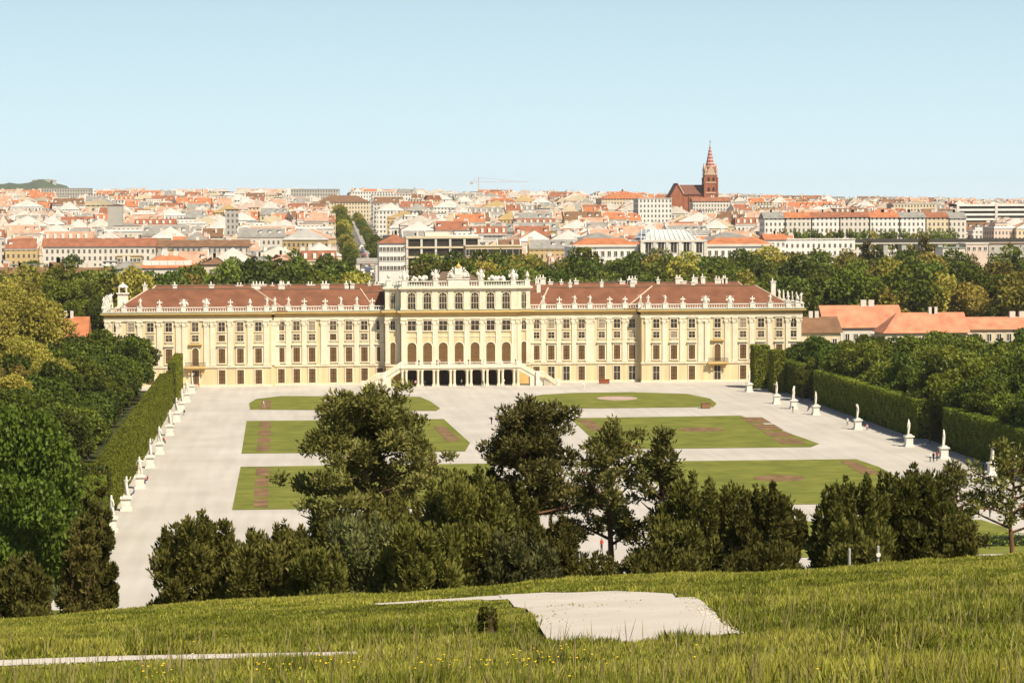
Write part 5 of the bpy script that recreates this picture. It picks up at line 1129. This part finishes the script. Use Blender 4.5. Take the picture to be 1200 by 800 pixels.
# ------------------------------------------------------------------ people
print('people')
SK = mat('skin',(.45,.26,.18),.05,2); HR = mat('hair',(.05,.03,.02),.2,4)
CL = {n: mat('cloth_'+n,c,.1,3) for n,c in {'black':(.02,.02,.022),'white':(.7,.7,.68),'red':(.45,.04,.03),'blue':(.06,.11,.3),'grey':(.2,.2,.2),'navy':(.03,.04,.09),'beige':(.45,.36,.25),'pink':(.6,.28,.28),'green':(.08,.16,.07)}.items()}
def person_mesh(pose):
    if pose == 'sit':
        nd = [((0,0,.52),(.15,.11)),((0,.02,.75),(.14,.1)),((0,.03,1.02),(.17,.1)),((0,.02,1.12),.055),((0,0,1.22),(.085,.1)),((0,.0,1.33),(.07,.08)),((.1,-.25,.52),.08),((.1,-.45,.48),.065),((.1,-.45,.1),.045),((.1,-.56,.04),.04),((-.1,-.25,.52),.08),((-.1,-.45,.48),.065),((-.1,-.45,.1),.045),((-.1,-.56,.04),.04),((.2,.02,.98),.055),((.24,-.02,.75),.045),((.16,-.22,.62),.038),((-.2,.02,.98),.055),((-.24,-.02,.75),.045),((-.16,-.22,.62),.038)]; zs, zt_, zh = .60, 1.08, 1.28
    else:
        k = .22 if pose == 'walk' else .0; q = 1 if pose == 'walk' else 0
        nd = [((0,0,.95),(.15,.11)),((0,0,1.2),(.14,.1)),((0,0,1.42),(.18,.1)),((0,-.01,1.52),.055),((0,-.02,1.62),(.085,.1)),((0,-.01,1.72),(.07,.085)),((.09,-k*.5,.72),.085),((.1,-k*.7,.48),.06),((.1,-k*1.1+.02,.08),.045),((.1,-k*1.1-.14,.03),.04),((-.09,k*.4,.72),.085),((-.1,k*.7,.48),.06),((-.1,k*1.6,.1+.04*q),.045),((-.1,k*1.6-.13,.03+.03*q),.04),((.22,0,1.4),.055),((.26,.04+k*.4,1.14),.045),((.25,-.05+k*.5,.88),.038),((-.22,0,1.4),.055),((-.26,.03-k*.3,1.14),.045),((-.25,-.08-k*.7,.9),.038)]; zs, zt_, zh = .92, 1.49, 1.68
    ed = [(0,1),(1,2),(2,3),(3,4),(4,5),(0,6),(6,7),(7,8),(8,9),(0,10),(10,11),(11,12),(12,13),(2,14),(14,15),(15,16),(2,17),(17,18),(18,19)]
    def pick(c):
        if c.z > zt_: return 1 if (c.z > zh or c.y > .03) else 0
        if abs(c.x) > .2 and pose != 'sit' and c.z < 1.0: return 0
        return 2 if c.z > zs and c.y > -.3 else 3
    return skin('person',nd,ed,[SK,HR,CL['white'],CL['navy']],pick)
PM_ = {p: person_mesh(p) for p in ('stand','walk','sit')}
def person(px, py, top, bot, where, pose='stand', z=.02, dy=None):
    p = gz(px,py,z) if dy is None else hy(px,py,Y0+dy); o = link('person',PM_[pose],None,(p.x,p.y,z),random.uniform(0,6.28))
    act = {'stand':'standing','walk':'walking','sit':'sitting'}[pose]; tag(o,f'person in {top} and {bot} {act} {where}'.replace('on the sandy corner','on the right sand').replace('below the right pine, ','').replace('in front of the third statue of the right hedge','before the third right statue'),'person'); setmat(o,2,CL[top]); setmat(o,3,CL[bot]); return o
person(705,646,'red','black','on the sandy walk beside the slender pine trunk'); person(722,644,'navy','black','right of the slender pine trunk','stand')
person(684,622,'white','black','on the sand left of the slender pine, nearest it','walk'); person(690,612,'grey','navy','left of the slender pine, behind the one in white','walk')
person(735,606,'beige','navy','behind the branches of the slender pine','walk')
person(608,477,'blue','navy','on the central walk beside the lawn nearest the palace','walk'); person(614,476,'white','navy','next to the one in blue on the central walk')
person(576,497,'black','black','on the central walk above the broad pine'); person(583,495,'navy','grey','right of the one in black above the broad pine')
for px,py,a,c,wh,po in ((435,452,'black','navy','at the foot of the left stair, leftmost','stand'),(441,451,'red','black','at the foot of the left stair','walk'),(447,452,'white','blue','below the left stair, nearest the columns','stand'),(487,453,'pink','black','before the first pair of portico columns','walk'),(498,454,'black','black','in front of the left portico columns','walk'),(541,452,'grey','black','before the middle of the portico','stand'),(566,453.5,'black','navy','on the gravel before the right half of the portico','walk'),(591,451.5,'white','black','beside the right portico columns','stand'),(684,455,'white','white','alone on the gravel right of the stair','walk'),(230,457,'pink','beige','at the palace end of the left hedge','stand'),(233,456,'red','beige','beside the one in pink at the left hedge end','stand'),(216,486,'black','grey','by the far left statues','sit'),(192,520,'red','black','beside the fourth statue from the viewer on the left','sit'),(203,503,'black','black','between two left statues','sit'),(170,569,'navy','black','beside the third statue from the viewer on the left','sit'),(173,566,'red','navy','next to the one in navy by the left statues','sit'),(157,582,'blue','black','between the second and third left statues','sit'),(929,484,'navy','grey','in front of the third statue of the right hedge','stand'),(993,499,'white','grey','at the foot of the long right hedge','stand'),(1016,504,'pink','black','at the foot of the long right hedge','sit'),(948,482,'black','navy','by the gap in the right hedges','sit'),(1094,541,'black','black','left of the nearest right statue','stand'),(1098,540,'red','navy','next to the nearest right statue','stand'),(1090,541,'white','black','leftmost of the little group by the near right statue','stand'),(1147,606,'black','black','on the right sand, left one of a pair','stand'),(1160,606,'navy','black','on the right sand, right one of a pair','stand'),(1131,572,'grey','black','on the sandy corner behind the leaning pine','walk'),(1143,574,'white','navy','on the sandy corner, second at the back','walk'),(1162,575,'black','grey','on the sandy corner in the middle at the back','walk'),(1168,572,'red','black','on the sandy corner at the back, in red','stand'),(1176,570,'blue','black','on the sandy corner at the back, rightmost','walk'),(309,478,'white','beige','on the lawn edge at the far left lawn','walk')):
    person(px,py,a,c,wh,po)
for k,(px,py,a,c,po) in enumerate(((1138,566,'black','navy','walk'),(1149,563,'pink','black','stand'),(1155,569,'white','grey','walk'),(1159,580,'grey','black','walk'),(1180,579,'green','navy','stand'),(1186,566,'black','black','walk'),(1190,590,'beige','navy','walk'),(1141,590,'blue','black','stand'),(1172,585,'white','black','walk'))):
    person(px,py,a,c,f'among the strollers on the right sand, {od(k+1)} listed from the left' if False else f'among the strollers on the bright right hand sand','walk' if po == 'walk' else 'stand')
for k,(px,py,a,c) in enumerate(((676,600,'black','grey'),(684,590,'white','black'),(728,618,'pink','navy'),(741,626,'black','black'),(697,572,'grey','navy'))):
    person(px,py,a,c,'on the sandy opening around the slender pine')
for px,a in ((491,'black'),(512,'red'),(515,'white'),(539,'pink'),(549,'navy'),(563,'black'),(567,'grey'),(604,'black')):
    person(px,427,a,'black',f'on the palace balcony, {od([491,512,515,539,549,563,567,604].index(px)+1)} from the left','stand',5.02,FY+.9)
# ------------------------------------------------------------------ small things
p = gz(708,449.5); o = thing('flower_trough','long terracotta coloured trough standing before the right palace wing','trough',(p.x,p.y,.02)); TC = mat('terracotta',(.26,.075,.035),.15,2)
MB().box(-1.3,1.3,-.5,.5,.15,1.0).build('tub',TC,o); MB().box(-1.4,1.4,-.6,.6,1.0,1.14).build('rim',TC,o)
for q in (-1,1): MB().box(q-.12,q+.12,-.45,.45,0,.15).build('foot',M['iron'],o)
p = gz(827,478.5); o = thing('wooden_box','small brown wooden box on the gravel at the right tip of the nearest palace lawn','box',(p.x,p.y,.02)); WD = mat('brown_wood',(.22,.12,.06),.2,3); MB().box(-1,1,-.5,.5,.1,1.2).build('body',WD,o); MB().box(-1.1,1.1,-.6,.6,1.2,1.3).build('lid',WD,o)
for q in (-.8,.8): MB().box(q-.1,q+.1,-.4,.4,0,.1).build('foot',M['iron'],o)
PO = mat('grey_post',(.38,.37,.34),.1,3)
for px,pt,lab,sign in ((995.5,643,'plain slim grey post standing on the crest of the grassy hill',0),(1029,640,'slim grey post with a small round white sign on the crest of the grassy hill',1)):
    Yp = 84; p = hy(px,pt,Yp); z = tzf(p.x,Yp); o = thing('sign_post',lab,'post',(p.x,Yp,z)); h = p.z-z; b = MB(); b.lathe([(.045,-.3),(.045,h),(.02,h+.03)],0,0,8); b.build('pole',PO,o)
    if sign: b = MB(); b.v = []; s = MB().lathe([(.075,-.015),(.075,.015)],0,0,16); s.v = [(v[0],v[2]-.07,v[1]+h-.28) for v in s.v]; s.build('sign_plate',M['white'],o); s = MB().lathe([(.075,-.012),(.088,-.012),(.088,.012),(.075,.012)],0,0,16); s.v = [(v[0],v[2]-.07,v[1]+h-.28) for v in s.v]; s.build('sign_rim',PO,o)
p = gz(1172,557); o = thing('stone_urn','white stone urn on a pedestal at the near right corner of the court','urn',(p.x+1.2,p.y-4,.02)); link('pedestal',PED,o); u = link('urn_bowl',URN,o,(0,0,2.2)); u.scale = (1.6,1.6,.9)
p = gz(93,578); flat('garden_court',[(p.x-7,p.y-12),(p.x+7,p.y-12),(p.x+7,p.y+14),(p.x-7,p.y+14)],.03,M['gravel'],'little gravel garden court among the left trees','court')
o = thing('garden_fountain','dark trellis plinth with a small pale seated figure in the left garden court','fountain',(p.x,p.y,.03)); b = MB(); b.box(-2.4,2.4,-.9,.9,.3,2.0)
b.build('plinth',M['iron'],o)
for k in range(11): q = -2.4+.48*k; MB().box(q-.05,q+.05,-1.0,-.92,.2,2.1).build('bar',WD,o)
f = link('figure',FIG[2],o,(-.4,0,2.0)); f.scale = (.8,.8,.7)
# ------------------------------------------------------------------ the meadow in front
print('grass')
GM = [leafmat('grass_blade_a',(.225,.275,.035),.3,.42,1.5),leafmat('grass_blade_b',(.35,.365,.06),.3,.3,1.5),leafmat('grass_blade_c',(.13,.155,.02),.3,.3,1.5),leafmat('grass_blade_dry',(.27,.235,.095),.25,.3,2)]
def inpoly(P, poly):
    x, y = P[:,0], P[:,1]; ins = np.zeros(len(P),bool); n = len(poly)
    for i in range(n):
        (x0,y0),(x1,y1) = poly[i],poly[i-1]; c = ((y0 > y) != (y1 > y)); ins ^= c & (x < (x1-x0)*(y-y0)/((y1-y0) or 1e-9)+x0)
    return ins
def meadow(n, seed):
    Yg = np.linspace(8,84,400); wgt = Yg*np.where(Yg < 22,1.0,(22/Yg)**1.35); cdf = np.cumsum(wgt)/wgt.sum(); Y = np.interp(RNG.random(n),cdf,Yg)
    px = RNG.uniform(-140,1340,n); a = np.arctan((px-600)/F)+YAW; x = np.tan(a)*Y; P = np.stack([x,Y,tz(x,Y)],1); keep = np.ones(n,bool)
    jit = P[:,:2]+RNG.normal(size=(n,2))*np.array([.09,.28])
    for pl in PATHPOLY: keep &= ~(inpoly(jit,pl) & (RNG.random(n) > .015))
    return P[keep]
TRIM = [[tuple(ter(*q))[:2] for q in pl] for pl in ([(585,693),(640,752),(864,744),(866,755),(640,764),(585,735),(565,706)],[(300,712),(640,700),(640,722),(300,728)],[(-60,780),(60,778),(165,774),(300,770),(430,766),(430,782),(165,788),(60,796),(-60,808)])]
P = meadow(560000,1); n = len(P); Y = P[:,1]
cl = np.sin(P[:,0]*1.9+np.sin(P[:,1]*.8)*2)+np.sin(P[:,1]*1.1+P[:,0]*.7)+.8*np.sin(P[:,0]*4.3-P[:,1]*2.2)
hgt = (.105+.035*cl+.055*RNG.random(n))*(1+.35*(Y < 17))*np.where(Y > 60,.9,1.0)*(1+.25*(RNG.random(n) < .06)); wd_ = (np.sin(P[:,0]*2.3+1.7*np.sin(P[:,1]*.6))*np.sin(P[:,1]*.9-P[:,0]*1.1+2*np.sin(P[:,0]*.8)) > .62) & (Y < 50); hgt = np.clip(hgt*.88*(1+.35*wd_),.06,.42)
for pl in PATHPOLY: hgt = np.where(inpoly(P[:,:2],pl),hgt*.3,hgt)
for pl in TRIM: hgt = np.where(inpoly(P[:,:2],pl),hgt*.5,hgt)
D = RNG.normal(size=(n,3))*np.array([.42,.42,.05])+np.array([.12,0,1.0]); D /= np.linalg.norm(D,axis=1)[:,None]
cl = cl*.7+1.0*np.sin(P[:,0]*.5+P[:,1]*.33+1.3*np.sin(P[:,1]*.17))+.5*(Y > 55)
mi = np.where(cl+RNG.normal(size=n)*.9 > .6,1,np.where(cl+RNG.normal(size=n)*.8 < -.9,2,0)); mi = np.where(wd_ & (RNG.random(n) < .6),2,mi); mi = np.where(RNG.random(n) < .05+.05*(Y < 24),3,mi)
o = link('meadow_grass',leaves(P+D*(hgt*.45)[:,None],D,hgt,.006+.00052*Y,'meadow_grass',GM,mi)); tag(o,'long unmown grass covering the near hillside','grass',kind='stuff')
P = meadow(3000,2); P = P[(P[:,1] < 34)]; n = len(P); h = RNG.uniform(.22,.40,n); D = RNG.normal(size=(n,3))*np.array([.12,.12,0])+np.array([.05,0,1])
o = link('seed_stalks',leaves(P+D*(h*.5)[:,None],D,h,.006+.0002*P[:,1],'seed_stalks',[GM[3]])); tag(o,'pale dry seed stalks standing above the grass','grass',kind='stuff')
# yellow meadow flowers in loose drifts
YF = mat('yellow_petals',(.72,.50,.03),.1,8); b = MB(); rn = random.Random(21)
spots = [(rn.gauss(cx,sx),rn.gauss(cy,5)) for cx,cy,sx,k in ((178,787,14,16),(330,783,22,22),(385,781,18,20),(505,781,16,12),(620,772,22,20),(700,775,25,10),(665,760,12,6),(550,772,20,8),(845,765,30,6),(1020,778,80,8),(300,700,60,8),(150,735,80,8)) for _ in range(k)]
for px,py in spots:
    p = ter(px,py+22); z = tzf(p.x,p.y)+rn.uniform(.10,.2); s = rn.uniform(.005,.009)*(1+p.y/60)
    b.lathe([(s*.3,z-s*.5),(s,z),(s*.9,z+s*.4),(s*.3,z+s*.6)],p.x,p.y,7); 
tag(b.build('yellow_flowers',YF),'scattered yellow meadow flowers in the near grass','flowers',kind='stuff')
b = MB()
for k in range(260):                                         # loose stones and turf crumbs on the path edge
    t = rn.random(); q = rn.choice([((788,697),(864,744)),((820,716),(864,744)),((0,782),(300,772))]); px = q[0][0]+(q[1][0]-q[0][0])*t+rn.gauss(0,7); py = q[0][1]+(q[1][1]-q[0][1])*t+rn.gauss(0,2)
    p = ter(px,py); s = rn.uniform(.006,.024); z = tzf(p.x,p.y)+.03; b.lathe([(s*.6,z),(s,z+s*.4),(s*.5,z+s*.9)],p.x,p.y,5)
tag(b.build('path_pebbles',M['path']),'loose pale pebbles along the edge of the dusty path','pebbles',kind='stuff')
# ------------------------------------------------------------------ the air
HZ = bpy.data.materials.new('haze'); HZ.use_nodes = True; n_ = HZ.node_tree; n_.nodes.remove(n_.nodes['Principled BSDF']); pv = n_.nodes.new('ShaderNodeVolumePrincipled')
pv.inputs['Color'].default_value = (1,1,1,1); pv.inputs['Density'].default_value = .000032; pv.inputs['Anisotropy'].default_value = 0
n_.links.new(pv.outputs['Volume'],n_.nodes['Material Output'].inputs['Volume'])
hz = MB().box(-12500,12500,-400,14500,-8,215).build('haze',HZ); tag(hz,'thin blue haze over the distant city','haze',kind='stuff')
print('objects', len(bpy.data.objects))
